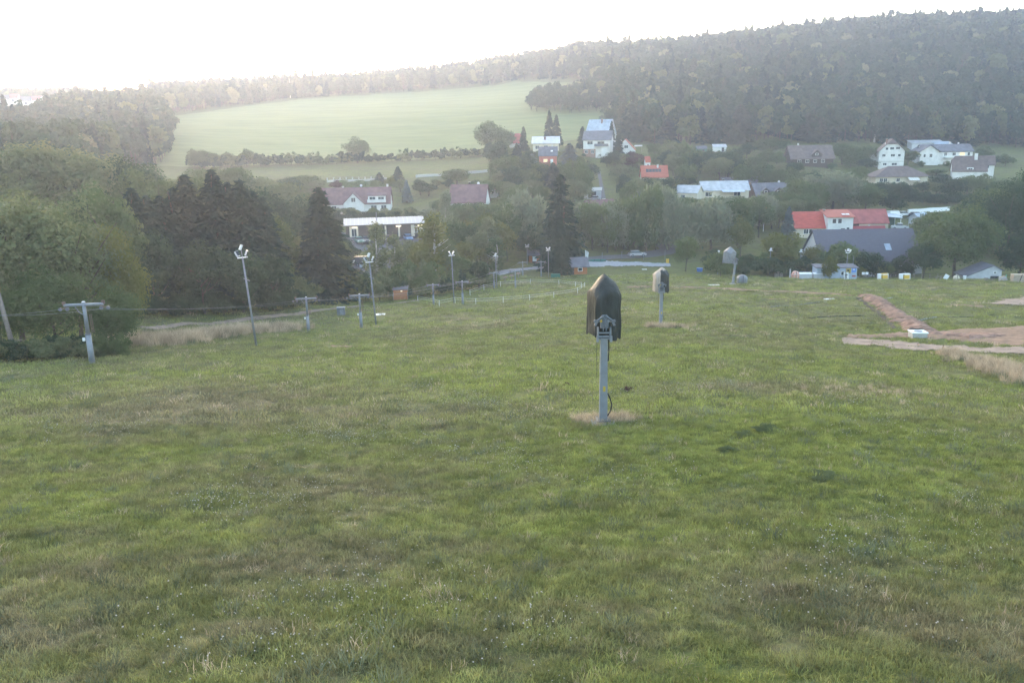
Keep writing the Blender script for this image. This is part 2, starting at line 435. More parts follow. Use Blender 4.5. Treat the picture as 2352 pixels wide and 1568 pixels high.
def proto(key):
    """key -> (trunk mesh, crown mesh, nominal height, nominal radius)"""
    if key in PROTO: return PROTO[key]
    kind, leafkey, seed, q = key                       # q: 2 near, 1 mid, 0 far
    tb = birchbark if kind == 'slim' and seed % 2 == 0 else bark
    spec = dict(airy=(12., 5., .14), full=(12., 5., .02), broad=(12., 5., .16), bush=(4., 2.6, .0), willow=(12., 5.5, .1), slim=(14., 2.6, .12), spruce=(20., 4., .05))[kind]
    H, R, base = spec
    n = {2: 17000, 1: 5400, 0: 620}[q]; lf = {2: .18, 1: .33, 0: .95}[q]
    if kind == 'airy': n = int(n * .72)
    if kind == 'spruce': n = int(n * 1.25); lf *= 1.55
    if kind == 'bush': n = int(n * .5); lf *= .62
    if kind == 'slim': n = int(n * .6); lf *= .8
    if kind == 'willow': n = int(n * 1.4); lf *= 1.5
    c = crown(kind, seed * 13 + 5, H, R, n, lf, base, {2: 60, 1: 34, 0: 15}[q], LF[leafkey])
    t = trunk_mesh(kind, seed, H, R, tb, base, 14 if kind == 'airy' else 7) if kind != 'bush' else trunk_mesh('broad', seed, H * .8, R, tb, .1, 4)
    PROTO[key] = (t, c, H, R)
    return PROTO[key]
def tree(px, pytop, Y, wpx, key, label, name='tree', cat='tree', group=None, base=None, rz=None):
    """tree standing on the terrain in column px at distance Y, its top at pytop, its crown wpx wide"""
    b = gp(px, Y) if base is None else base
    t, c, H, R = proto(key)
    h = max(.5, zat(px, pytop, Y) - b.z); r = wpx * Y / FPX / 2
    o = thing(name, label, cat, b, RND.uniform(0, 6.28) if rz is None else rz, group)
    o.scale = (r / (R * 1.04), r / (R * 1.04), h / (H * 1.0))
    link('trunk', t, o); link('crown', c, o)
    return o

# scatter: one object whose points carry instances (for what nobody could count)
def scatter(name, pts, rots, scl, protos, label, idx=None):
    """pts (n,3); protos list of mesh; scl (n,3)"""
    me = bpy.data.meshes.new(name); n = len(pts)
    me.vertices.add(n); me.vertices.foreach_set('co', np.ascontiguousarray(pts, np.float32).ravel())
    a = me.attributes.new('rot', 'FLOAT_VECTOR', 'POINT'); a.data.foreach_set('vector', np.ascontiguousarray(rots, np.float32).ravel())
    a = me.attributes.new('scl', 'FLOAT_VECTOR', 'POINT'); a.data.foreach_set('vector', np.ascontiguousarray(scl, np.float32).ravel())
    if idx is None: idx = np.random.RandomState(3).randint(0, len(protos), n)
    a = me.attributes.new('idx', 'INT', 'POINT'); a.data.foreach_set('value', np.ascontiguousarray(idx, np.int32))
    o = link(name, me); tag(o, label, None, None, 'stuff')
    pc = bpy.data.collections.new(name + '_kinds')
    for i, pm in enumerate(protos):
        po = bpy.data.objects.new('%s_kind_%02d' % (name, i), pm); pc.objects.link(po)
    ng = bpy.data.node_groups.new(name + '_scatter', 'GeometryNodeTree')
    ng.interface.new_socket('Geometry', in_out='INPUT', socket_type='NodeSocketGeometry')
    ng.interface.new_socket('Geometry', in_out='OUTPUT', socket_type='NodeSocketGeometry')
    N = ng.nodes; L = ng.links
    gi = N.new('NodeGroupInput'); go = N.new('NodeGroupOutput'); ip = N.new('GeometryNodeInstanceOnPoints')
    ci = N.new('GeometryNodeCollectionInfo'); ci.inputs['Collection'].default_value = pc
    ci.inputs['Separate Children'].default_value = True; ci.inputs['Reset Children'].default_value = True
    def at(nm, ty):
        x = N.new('GeometryNodeInputNamedAttribute'); x.data_type = ty; x.inputs['Name'].default_value = nm; return x.outputs['Attribute']
    L.new(gi.outputs[0], ip.inputs['Points']); L.new(ci.outputs[0], ip.inputs['Instance'])
    ip.inputs['Pick Instance'].default_value = True
    L.new(at('idx', 'INT'), ip.inputs['Instance Index'])
    e2r = N.new('FunctionNodeEulerToRotation'); L.new(at('rot', 'FLOAT_VECTOR'), e2r.inputs[0]); L.new(e2r.outputs[0], ip.inputs['Rotation'])
    L.new(at('scl', 'FLOAT_VECTOR'), ip.inputs['Scale'])
    L.new(ip.outputs[0], go.inputs[0])
    md = o.modifiers.new('scatter', 'NODES'); md.node_group = ng
    return o
def join_meshes(a, b, name):
    """trunk and crown of a far tree as one mesh with two materials"""
    va = np.empty(len(a.vertices) * 3); a.vertices.foreach_get('co', va)
    vb = np.empty(len(b.vertices) * 3); b.vertices.foreach_get('co', vb)
    me = bpy.data.meshes.new(name)
    fa = [tuple(p.vertices) for p in a.polygons]; fb = [tuple(i + len(a.vertices) for i in p.vertices) for p in b.polygons]
    me.from_pydata(np.r_[va, vb].reshape(-1, 3).tolist(), [], fa + fb)
    me.materials.append(a.materials[0]); me.materials.append(b.materials[0])
    me.polygons.foreach_set('material_index', [0] * len(fa) + [1] * len(fb)); me.update()
    return me

def col_x(px, Y): return (px - CX) / FPX * Y * .985
def inside(poly, x, y):
    c = np.zeros(x.shape, bool); n = len(poly)
    for i in range(n):
        x1, y1 = poly[i]; x2, y2 = poly[(i + 1) % n]
        k = ((y1 > y) != (y2 > y)) & (x < (x2 - x1) * (y - y1) / (y2 - y1 + 1e-12) + x1); c ^= k
    return c
def fill(poly_pxY, spacing, seed, jitter=.42):
    poly = [(col_x(a, b), b) for a, b in poly_pxY]
    xs_ = [p[0] for p in poly]; ys_ = [p[1] for p in poly]
    gx, gy = np.meshgrid(np.arange(min(xs_), max(xs_), spacing), np.arange(min(ys_), max(ys_), spacing))
    rs = np.random.RandomState(seed)
    gx = gx + rs.uniform(-jitter, jitter, gx.shape) * spacing; gy = gy + rs.uniform(-jitter, jitter, gy.shape) * spacing
    gx = gx.ravel(); gy = gy.ravel(); k = inside(poly, gx, gy)
    return gx[k], gy[k]
FARK = [('broad','wood',1,0),('broad','wood',2,0),('broad','dark',3,0),('broad','oak',4,0),('broad','dark',5,0),('broad','wood',6,0),('broad','pale',7,0),
        ('spruce','spr',1,0),('spruce','spr',2,0),('spruce','larch',3,0),('slim','larch',5,0)]
def far_protos():
    out = []
    for k in FARK:
        t, c, H, R = proto(k); out.append((join_meshes(t, c, 'far_tree'), H, R))
    return out
FP = far_protos()
def wood(name, poly, spacing, seed, hmin, hmax, conifer, label, rscale=1.0, hfun=None):
    x, y = fill(poly, spacing, seed); rs = np.random.RandomState(seed + 1); n = len(x)
    z = gz(x, y) - .2
    clump = .5 + .5 * np.sin(x * .021 + 1.7 * np.sin(y * .017)) * np.sin(y * .025 + x * .008 + seed)
    isc = rs.rand(n) < np.clip(conifer * (.4 + 1.3 * clump), 0, 1)
    idx = np.where(isc, rs.choice([7, 8, 8, 7, 9, 10], n), rs.choice([0, 1, 2, 3, 4, 5, 0, 1, 2, 5, 4, 0, 1, 2, 6], n))
    hh = rs.uniform(hmin, hmax, n) * np.where(isc, 1.18, 1.0)
    if hfun is not None: hh *= hfun(x, y)
    Hs = np.array([f[1] for f in FP])[idx]; Rs = np.array([f[2] for f in FP])[idx]
    rad = np.where(isc, hh * .19, hh * .36) * rs.uniform(.8, 1.2, n) * rscale
    sc = np.c_[rad / Rs, rad / Rs, hh / Hs]
    rot = np.c_[rs.randn(n) * .04, rs.randn(n) * .04, rs.rand(n) * 6.28]
    return scatter(name, np.c_[x, y, z], rot, sc, [f[0] for f in FP], label, idx)
wood('hill_forest', [(1395,400),(1480,374),(1800,378),(1990,378),(2230,385),(2350,400),(2600,405),(2600,760),(1900,800),(1300,800),(1330,640),(1430,470)], 5.6, 11, 9, 19, .16, 'mixed forest covering the hillside above the village')
wood('forest_spur', [(1225,470),(1300,455),(1420,455),(1440,520),(1330,540),(1235,500)], 5.2, 17, 7, 12, .1, 'band of trees jutting from the forest into the green field')
wood('ridge_forest', [(380,545),(420,530),(520,590),(700,660),(900,690),(1060,705),(1180,700),(1330,640),(1330,810),(380,810)], 5.6, 23, 10, 16, .25, 'strip of forest along the ridge above the green field')
wood('valley_wood', [(-400,200),(60,200),(220,250),(330,312),(395,330),(405,420),(395,500),(380,600),(210,600),(150,470),(110,420),(-400,400)], 5.4, 31, 12, 17, .12, 'hazy deciduous wood filling the left side of the valley')
wood('skyline_wood', [(-300,730),(240,730),(240,860),(-300,860)], 6, 37, 7, 11, .3, 'far wooded skyline beyond the valley')
# ------------------------------------------------------------------ roads, tracks and bare soil
asph = mat('asphalt', (.105, .102, .110), .9, .15, 2)
gravel = mat('pale_gravel', (.30, .30, .32), .95, .18, 3)
soil = mat('brown_soil', (.21, .130, .085), .95, .30, 1.2, .4)
redsoil = mat('red_clay', (.25, .150, .108), .95, .4, 1.2, .7)
track_soil = mat('track_soil', (.245, .178, .138), .95, .3, .9, .4)
def ribbon(name, pxs, width, m, off=.06, rag=.15, n=60, k=6, lump=0., seed=3):
    p = resample([hit(a, b) for a, b in pxs], n)
    t = np.gradient(p, axis=0); t /= np.hypot(*t.T)[:, None]; nn = np.c_[-t[:, 1], t[:, 0]]
    return sheet(name, p - nn * width / 2, p + nn * width / 2, m, n, k, off, rag, lump, seed)
# station car park, lower yard, white stone yard by the cabins, lane through the village
sheet('car_park', [gp(770, 196), gp(850, 197), gp(975, 203)], [gp(770, 214), gp(850, 214), gp(985, 220)], asph, 40, 14, .10, .3)
sheet('lower_car_park', [gp(770, 176), gp(860, 176), gp(960, 178)], [gp(780, 192), gp(860, 193), gp(960, 194)], asph, 40, 14, .10, .3)
ribbon('gravel_yard', [(1345, 608), (1400, 607), (1470, 606), (1540, 609)], 6.0, gravel, .09, .5, 50, 8)
ribbon('gravel_path', [(1135, 632), (1175, 622), (1215, 618), (1300, 614), (1345, 608)], 4.0, gravel, .10, .4, 50, 8)
ribbon('road', [(1330, 597), (1420, 591), (1500, 585), (1540, 575), (1525, 560)], 5.0, asph, .12, .1, 50, 6)
sheet('village_lane', [gp(1389, 236), gp(1372, 300)], [gp(1402, 236), gp(1379, 300)], asph, 30, 5, .15)
ribbon('forest_path', [(330, 755), (440, 744), (560, 734), (680, 722), (800, 706), (905, 698), (960, 690)], 1.7, track_soil, .08, .18, 90, 6)
ribbon('dirt_track', [(1935, 785), (2010, 788), (2100, 797), (2200, 803), (2352, 806), (2480, 812)], 4.4, track_soil, .08, .5, 70, 8)
sheet('bare_soil', gpx([(1945, 778), (2060, 776), (2150, 780), (2300, 792), (2420, 800)]), gpx([(1950, 768), (2060, 764), (2150, 762), (2300, 752), (2420, 745)]), soil, 90, 14, .07, .5, .12, 5)
ribbon('soil_patch', [(2310, 700), (2345, 690), (2400, 680)], 3.5, track_soil, .07, .5, 30, 6)
ribbon('clay_patch', [(2090, 686), (2150, 688)], 1.0, soil, .07, .3, 20, 5)
ribbon('brown_strip', [(1440, 660), (1530, 661), (1620, 662), (1710, 666), (1800, 670), (1880, 674), (1960, 680)], 1.5, soil, .06, .35, 110, 6, .12, 9)
ribbon('worn_strip', [(1760, 688), (1850, 686), (1925, 683)], .6, soil, .06, .2, 50, 5)
ribbon('mole_patch', [(760, 796), (800, 797), (830, 796)], .8, soil, .07, .25, 30, 5, .06)
ribbon('scraped_patch', [(2180, 700), (2240, 702), (2260, 708)], 1.6, soil, .06, .4, 24, 5, .05)
# trench with its spoil bank
sp = ribbon('spoil_bank', [(1990, 681), (2020, 697), (2050, 717), (2085, 742), (2112, 762)], 2.2, redsoil, .06, .5, 110, 12, .42, 21)
tag(sp, 'long bank of red clay dug out beside the trench', None, None, 'structure')
ribbon('clay_spill', [(2112, 764), (2170, 770), (2230, 776), (2290, 772)], 2.2, redsoil, .10, .4, 60, 8, .28, 22)
ribbon('rut', [(1293, 754), (1320, 752), (1348, 751)], .3, soil, .05, .1, 20, 3)
ribbon('rut', [(1620, 768), (1690, 771), (1756, 775)], .3, soil, .05, .1, 30, 3)
ribbon('rut', [(1130, 713), (1180, 706), (1230, 700)], .35, soil, .05, .1, 24, 3)
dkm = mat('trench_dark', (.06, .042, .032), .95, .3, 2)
ribbon('trench', [(1962, 682), (1995, 703), (2030, 730), (2058, 758)], .55, dkm, .07, .08, 60, 4)

# ------------------------------------------------------------------ metals and paints
galv = mat('galvanised_steel', (.21, .225, .255), .55, .12, 3, metal=.35)
galvd = mat('grey_steel', (.15, .16, .185), .5, .15, 3, metal=.3)
rust = mat('rusty_brown', (.16, .11, .09), .7, .2, 8)
wht = mat('white_paint', (.72, .73, .75), .6, .06, 5)
blk = mat('black_rubber', (.025, .025, .028), .6, .2, 6)
conc = mat('concrete', (.40, .39, .37), .9, .15, 6, .2)
yel = mat('yellow_sticker', (.42, .30, .05), .5, .05, 6)
glassd = mat('dark_glass', (.035, .038, .045), .15, .2, 3, spec=.6)
wood_o = mat('orange_wood', (.34, .135, .055), .75, .22, 4, stretch=(1, 1, 6))
wood_g = mat('grey_wood', (.22, .19, .165), .85, .25, 5)
wood_p = mat('pale_planks', (.45, .36, .28), .8, .2, 5)
tarpg = mat('olive_tarp', (.034, .035, .032), .62, .3, 3.0, .9, spec=.25, stretch=(1, 1, .45))
tarpt = mat('tan_tarp', (.36, .29, .24), .55, .15, 2.5, .2)
tarpb = mat('grey_tarp', (.17, .175, .19), .5, .2, 2.5, .2, spec=.45)

# ------------------------------------------------------------------ covered snow guns on lift towers
def cover_mesh(seed, W, D, H, two):
    """tarpaulin hood: pitched top with a ridge, hanging sides in pleats, ragged hem"""
    rs = random.Random(seed); n = 72
    ph = [rs.uniform(0, 6.28) for _ in range(9)]
    def sabs(a, k=.035): return math.sqrt(a*a + k*k) - k
    def roof(x, y):
        u = (y + D/2) / D
        zr = H * (.80 + .20 * math.sin(min(1, u / .62) * math.pi / 2)) if u < .62 else H * (1 - .10 * (u - .62) / .38)
        d = x - (.03 + .07 * u) * W
        return zr - (sabs(d) * (.42 if d < 0 else .34)) * H / W - .02 * H * math.sin(3.1 * x / W * 3 + ph[7]) * math.sin(5 * u + ph[8])
    def plan(i):
        an = 2 * math.pi * i / n; c, s_ = math.cos(an), math.sin(an); e = .36
        return math.copysign(abs(c) ** e, c) * W / 2, math.copysign(abs(s_) ** e, s_) * D / 2, an
    def pleat(a): return abs(math.sin(a)) ** .7 * 2 - 1
    V = []; F = []; rings = 0
    for s_ in (.04, .22, .42, .62, .8, .93):                     # the top
        for i in range(n):
            x, y, an = plan(i); x *= s_; y *= s_; V.append((x, y, roof(x, y)))
        rings += 1
    hem = [rs.uniform(-.03, .04) for _ in range(n)]
    for k, t in enumerate((0, .10, .22, .36, .5, .64, .78, .9, 1.0)):   # the hanging sides
        for i in range(n):
            x, y, an = plan(i); top = roof(x, y) - .03
            w_ = .03 + .095 * t
            fold = w_ * (.55 * pleat(4.5 * an + ph[0] + .9 * t) + .45 * pleat(7.5 * an + ph[1] - 1.2 * t)) + .022 * math.sin(13 * an + ph[2] + 9 * t) + .024 * math.sin(11 * t + 4 * an + ph[3])
            taper = 1 - .05 * t
            z = top * (1 - t) + (0 if k < 8 else .07 * math.sin(2 * an + ph[5]) + .05 * math.sin(6 * an + ph[6]) + hem[i])
            V.append((x * (taper + fold), y * (taper + fold), z))
        rings += 1
    for k in range(rings - 1):
        for i in range(n): F.append((k*n + i, (k+1)*n + i, (k+1)*n + (i+1) % n, k*n + (i+1) % n))
    F.append(tuple(range(n)))
    me = bpy.data.meshes.new('cover'); me.from_pydata(V, [], F)
    for mm in two: me.materials.append(mm)
    if len(two) > 1:
        for p in me.polygons:
            c = p.center
            if c.x < -.12 * W + .10 * c.y or c.z > H * .90: p.material_index = 1
    me.update()
    me.polygons.foreach_set('use_smooth', [True] * len(me.polygons))
    return me
def snow_gun(px, Y, pytop, pybr, cov, yaw, label, lean=(0, 0), W=1.16, D=1.6, small=False):
    b = gp(px, Y); ztop = zat(px, pytop, Y) - b.z; zb = zat(px, pybr, Y) - b.z
    o = thing('covered_snow_gun', label, 'snow gun', b, 0, 'snow guns on lift towers')
    o.rotation_euler = (lean[0], lean[1], 0)
    MB().box((0, -.1, -.08), (1.05, .75, .36)).build('concrete_base', conc, o)
    q = MB(); q.box((0, 0, .20), (.62, .62, .05))
    for a in (-1, 1):
        for c in (-1, 1): q.tube((a*.24, c*.24, .16), (a*.24, c*.24, .30), .022)
    for a in (-1, 1):                                       # foot gussets
        q.prism([(.2*a, .22), (.30*a, .22), (.2*a, .50)], -.012, .012, 'y') if False else None
    q.build('base_plate', galvd, o)
    t = MB(); r0, r1 = .175, .15
    t.add([(-r0,-r0,.2),(r0,-r0,.2),(r0,r0,.2),(-r0,r0,.2),(-r1,-r1,zb),(r1,-r1,zb),(r1,r1,zb),(-r1,r1,zb)],
          [(3,2,1,0),(4,5,6,7),(0,1,5,4),(1,2,6,5),(2,3,7,6),(3,0,4,7)])
    tw = t.build('tower', galv, o)
    MB().box((.02, -.172, zb * .42), (.11, .012, .24)).build('warning_sticker', yel, tw)
    MB().box((0, 0, zb * .60), (.345, .345, .02)).build('weld_band', galvd, tw)
    # hoses behind the tower, one bowed out near the ground
    MB().path([(.20, .12, .30), (.36, .14, .55), (.40, .14, .85), (.32, .13, 1.15), (.20, .12, 1.40)], .030).build('hose', blk, o, True)
    MB().path([(.22, .14, zb*.72), (.25, .18, zb*.85), (.22, .2, zb+.1), (.1, .2, zb+.5)], .028).build('hose', blk, o, True)
    MB().path([(-.30, -.05, zb*.55), (-.32, -.05, zb*.8), (-.31, -.05, zb + .05)], .008).build('cable', blk, o)
    # head: fork with two cheeks and cross bars, ram, two clamp arms
    h = MB()
    for s in (-1, 1):
        h.box((s*.27, -.05, zb + .17), (.07, .26, .62)); h.box((s*.30, -.20, zb - .02), (.10, .05, .26))
    h.box((0, -.20, zb + .10), (.50, .06, .07)); h.box((0, -.20, zb + .26), (.50, .06, .06)); h.box((0, 0, zb - .02), (.50, .40, .05))
    fk = h.build('head_fork', galv, o)
    h = MB()
    h.box((0, -.16, zb + .62), (.34, .20, .30)); h.tube((-.06, -.28, zb + .36), (-.06, -.28, zb + .98), .028); h.tube((.06, -.28, zb + .36), (.05, -.28, zb + .98), .028)
    h.tube((0, -.30, zb + .55), (0, -.30, zb + .92), .045)
    for s in (-1, 1):
        h.tube((s*.04, -.26, zb + 1.02), (s*.42, -.26, zb + .78), .035); h.box((s*.38, -.28, zb + .70), (.10, .06, .22), 0, Matrix.Rotation(s*-.45, 3, 'Y'))
        h.tube((s*.42, -.30, zb + .80), (s*.42, -.22, zb + .80), .06)
    h.add([(-.36,-.22,zb+.74),(.36,-.22,zb+.74),(.10,-.22,zb+1.06),(-.10,-.22,zb+1.06),(-.36,-.17,zb+.74),(.36,-.17,zb+.74),(.10,-.17,zb+1.06),(-.10,-.17,zb+1.06)],
          [(0,1,2,3),(7,6,5,4),(0,4,5,1),(1,5,6,2),(2,6,7,3),(3,7,4,0)])
    h.build('tilt_bracket', galvd, o)
    for s in (-1, 1): MB().tube((s*.16, -.29, zb + .80), (s*.16, -.23, zb + .80), .055, None, 10).build('bolt', yel if s < 0 else galv, fk)
    H = ztop - zb + .12
    cv = link('cover', cover_mesh(int(px), W, D, H, cov), o, (.08, .92, zb - .10)); cv.rotation_euler = (0, 0, yaw)
    # the barrel under the cover shows from below
    MB().tube((.10, .25, zb + .65), (.10, 1.25, zb + .75), .42, .46, 14).build('barrel', galvd, o, True)
    return o
snow_gun(1385, 35.0, 640, 775, [tarpg], R_(14), 'nearest covered snow gun on grey tower, dark olive tarp')
snow_gun(1517, 86.0, 618, 670, [tarpg, tarpt], R_(8), 'covered snow gun with half tan, half olive tarp on grey tower', W=1.45, D=1.5)
g3 = snow_gun(1683, 145.0, 570, 605, [tarpb], R_(30), 'farthest covered snow gun, grey tarp, on leaning pale tower by the bushes', lean=(0, R_(4)), W=1.6, D=1.8)
for ch in g3.children:
    if ch.name.startswith('cover'): ch.location.x -= 1.0
    if ch.name.startswith('barrel'): ch.location.x -= .8

# ------------------------------------------------------------------ drag-lift pylons
def pylon(px, Y, pytop, label, box=True):
    b = gp(px, Y); h = zat(px, pytop, Y) - b.z
    o = thing('lift_pylon', label, 'lift pylon', b, R_(8), 'drag lift pylons')
    k = h / 4.6
    MB().tube((0,0,-.5), (0,0,h*.47), .215*k, .195*k, 14).build('lower_mast', galv, o, True)
    MB().tube((0,0,h*.47), (0,0,h*.49), .215*k, None, 14).build('collar', galvd, o)
    MB().tube((0,0,h*.49), (0,0,h), .145*k, .12*k, 14).build('upper_mast', galv, o, True)
    MB().tube((0,0,h), (0,0,h+.05*k), .135*k, .08*k, 14).build('mast_cap', wht, o, True)
    aw = 1.34*k
    MB().tube((-aw,0,h*.955), (aw,0,h*.955), .115*k, None, 10).build('cross_arm', galv, o, True)
    MB().path([(-.62*k,0,h*.93), (-.40*k,0,h*.84), (-.16*k,0,h*.80)], .035*k).build('brace', galvd, o)
    if box:
        MB().box((-.33*k, -.02, h*.40), (.16*k, .14*k, .24*k)).build('white_box', wht, o)
        m = MB()
        for s in (-1, 1): m.tube((.34*k + s*.07*k, .1*k, h*.5), (.30*k + s*.07*k, .1*k, h*.80), .022*k, None, 5)
        for i in range(9): m.tube((.24*k, .1*k, h*(.52 + i*.032)), (.40*k, .1*k, h*(.52 + i*.032)), .016*k, None, 4)
        m.build('ladder', rust, o)
    for s in (-1, 1):
        sh = MB()
        sh.box((s*aw, 0, h*.985), (.22*k, .12*k, .26*k)); sh.box((s*(aw+.06*k), 0, h*.91), (.62*k, .05*k, .08*k), 0, Matrix.Rotation(s*.12, 3, 'Y'))
        so_ = sh.build('sheave_frame', rust, o)
        for q in (-1, 1):
            MB().tube((s*aw + q*.24*k + s*.06*k, -.05*k, h*.895), (s*aw + q*.24*k + s*.06*k, .05*k, h*.895), .13*k, None, 14).build('sheave_wheel', galvd, so_)
    return b + Vector((0, 0, h*.90)), aw, o
PYA = [(212,60,693,'largest lift pylon, standing alone before the left trees'),(709,96,682,'lift pylon standing left of its twin, right of the tall floodlight'),
       (996,121,652,'lift pylon just right of the small orange hut'),(1135,145,625,'lift pylon standing close by the second thin floodlight mast'),(1201,165,601,'far lift pylon in front of the brown cabin')]
PYB = [(830,98,675,'lift pylon beside the middle floodlight mast'),(1063,122,645,'lift pylon just right of the two-lamp floodlight mast'),
       (1184,145,621,'lift pylon in the middle of the fenced paddock'),(1243,165,600,'far lift pylon left of the tall dark spruce')]
cabm = mat('steel_cable', (.20, .20, .22), .5, .1, 3)
def cable_row(lst, pre=None, lab=''):
    ends = [pylon(a, b, c, d, b < 110) for a, b, c, d in lst]
    for s in (-1, 1):
        m = MB(); pts = []
        tops = [e[0] + Vector((s*(e[1] + .05), 0, -.03)) for e in ends]
        if pre is not None: tops = [pre + Vector((s*1.3, 0, 0))] + tops
        for i in range(len(tops) - 1):
            a, c = tops[i], tops[i+1]
            seg = [a.lerp(c, t/10) - Vector((0, 0, 4*.4*(t/10)*(1 - t/10))) for t in range(11)]
            m.path(seg, .012 if a.y < 100 else .012, 4)
        tag(m.build('lift_cable', cabm), ('left' if s < 0 else 'right') + ' hauling rope of the ' + lab, 'cable', 'hauling ropes of the drag lifts')
cable_row(PYA, P(-420, 712, 33), 'longer drag lift, running past the nearest pylon')
cable_row(PYB, None, 'shorter drag lift, starting at the middle floodlight')

# ------------------------------------------------------------------ floodlight masts
lamp_sky = mat('lamp_sky_reflection', (.52, .54, .57), .35, .04, 4, spec=.5)  # pale colour paints in the sky reflected on the lamp backs
def flood(px, Y, pybase_unused, pytop, heads, label, leanx=0., r=.10, mid=True):
    b = gp(px, Y); h = zat(px, pytop, Y) - b.z
    o = thing('floodlight_mast', label, 'floodlight', b, 0, 'floodlight masts')
    o.rotation_euler = (0, leanx, 0)
    hp = h * .90 if heads == 3 else h * .97
    MB().tube((0,0,-.5), (0,0,hp), r, r*.62, 10).build('mast', galv, o, True)
    MB().box((0,0,hp), (.95, .12, .10), .3).build('cross_bar', wht, o)
    if mid: MB().box((.05,0,h*.68), (.62,.10,.07), -.35, Matrix.Rotation(.45, 3, 'Y')).build('step_bracket', galvd, o)
    def head(x, z, tilt, rz):
        m = Matrix.Rotation(rz, 3, 'Z') @ Matrix.Rotation(tilt, 3, 'Y')
        q = MB(); q.box((x, 0, z), (.16, .40, .52), 0, m)
        hd = q.build('lamp_head', lamp_sky, o)
        MB().box(Vector((x, 0, z)) + m @ Vector((.095, 0, 0)), (.03, .33, .45), 0, m).build('lens', glassd, hd)
        MB().tube((x, 0, z - .5), (x, 0, z - .25), .03).build('bracket', galv, hd)
    if heads == 3:
        MB().tube((0,0,hp), (-.02,0,h - .3), .04).build('top_tube', galv, o)
        head(-.02, h, .5, .6); head(.42, hp + .42, .45, .2); head(-.45, hp + .38, -.5, -.4)
    elif heads == 2:
        head(.25, hp + .40, .5, .3); head(-.25, hp + .36, -.5, .2)
    else:
        head(.03, hp + .32, .55, .5)
    return o
flood(589, 78, 795, 567, 3, 'tall floodlight mast standing left of the slope with three lamp heads', R_(-3.4), .12)
flood(864, 99, 745, 585, 3, 'floodlight mast with three lamps in front of the lower car park', R_(-2.6), .11)
flood(1043, 123, 695, 583, 2, 'slim floodlight mast between two lift pylons', R_(-1.0), .09)
flood(1141, 146, 662, 586, 1, 'thin floodlight mast with a single lamp beside the paddock', R_(-1.0), .08)
flood(1211, 186, 610, 566, 2, 'distant floodlight behind the brown cabin', 0, .08, False)
flood(1260, 164, 640, 573, 2, 'floodlight mast just left of the tall dark spruce', R_(-.5), .09, False)
flood(1941, 160, 640, 574, 3, 'floodlight mast rising beside the blue hut', R_(1.5), .07, False)
flood(1767, 172, 640, 574, 1, 'floodlight poking out of the yellowish bush', 0, .08, False)
flood(1836, 172, 640, 577, 1, 'floodlight poking out of the dark bush left of the barn roof', 0, .08, False)
flood(1648, 168, 640, 580, 1, 'small floodlight left of the farthest snow gun', 0, .07, False)

# leaning wooden pole at the left edge
b = gp(38, 64); o = thing('leaning_pole', 'thick wooden pole leaning left at the picture edge', 'pole', b - Vector((0, 0, .4)))
wood_pole = mat('pole_wood', (.17, .14, .125), .85, .2, 4)
tp = P(-12, 640, 64) - b
MB().tube((0,0,0), tp, .21, .15, 10).build('mast', wood_pole, o, True)
MB().tube(tp * .27, tp * .27 + Vector((.95, -.1, .22)), .06, .03, 6).build('arm', wood_g, o)

# slim bent lamp posts by the gravel yard
for i, (px, py) in enumerate([(1383, 580), (1428, 577), (1478, 578), (1527, 574)]):
    b = gp(px, 193); h = zat(px, py, 193) - b.z
    o = thing('lamp_post', ['thin bent lamp post beside the green tarpaulin', 'second thin lamp post from the left along the yard', 'thin lamp post standing before the parked silver car', 'thin lamp post at the right end of the gravel yard'][i], 'lamp post', b, 0, 'thin posts along the gravel yard')
    MB().tube((0,0,-.4), (0,0,h*.94), .06, .045, 8).build('post', galv, o, True)
    MB().path([(0,0,h*.94), (.06,0,h*.985), (.22,0,h)], .04).build('bent_head', galv, o)

# ------------------------------------------------------------------ white electric fence of the paddock
FN = [(960,690),(998,698),(1009,702),(1046,694),(1093,697),(1156,693),(1217,688),(1272,682),(1327,672),(1343,659)]
FB = [(1080,676),(1112,664),(1150,656),(1218,650),(1284,652),(1322,657),(1335,659)]
fen = thing('paddock_fence', 'low white electric tape fence round the paddock below the slope', 'fence', hit(1150, 690))
f0 = fen.location.copy()
for row in (FN, FB):
    pp = [hit(a, c + 2) for a, c in row]
    for p in pp:
        MB().tube(p - f0 - Vector((0,0,.2)), p - f0 + Vector((RND.uniform(-.06,.06), 0, .95)), .035, .03, 5).build('post', wht, fen)
    for hh in (.55, .88):
        m = MB()
        for i in range(len(pp) - 1):
            a, c = pp[i] - f0 + Vector((0,0,hh)), pp[i+1] - f0 + Vector((0,0,hh))
            mid_ = (a + c) / 2 - Vector((0,0,.06)); m.path([a, mid_, c], .013, 4)
        m.build('tape', wht, fen)

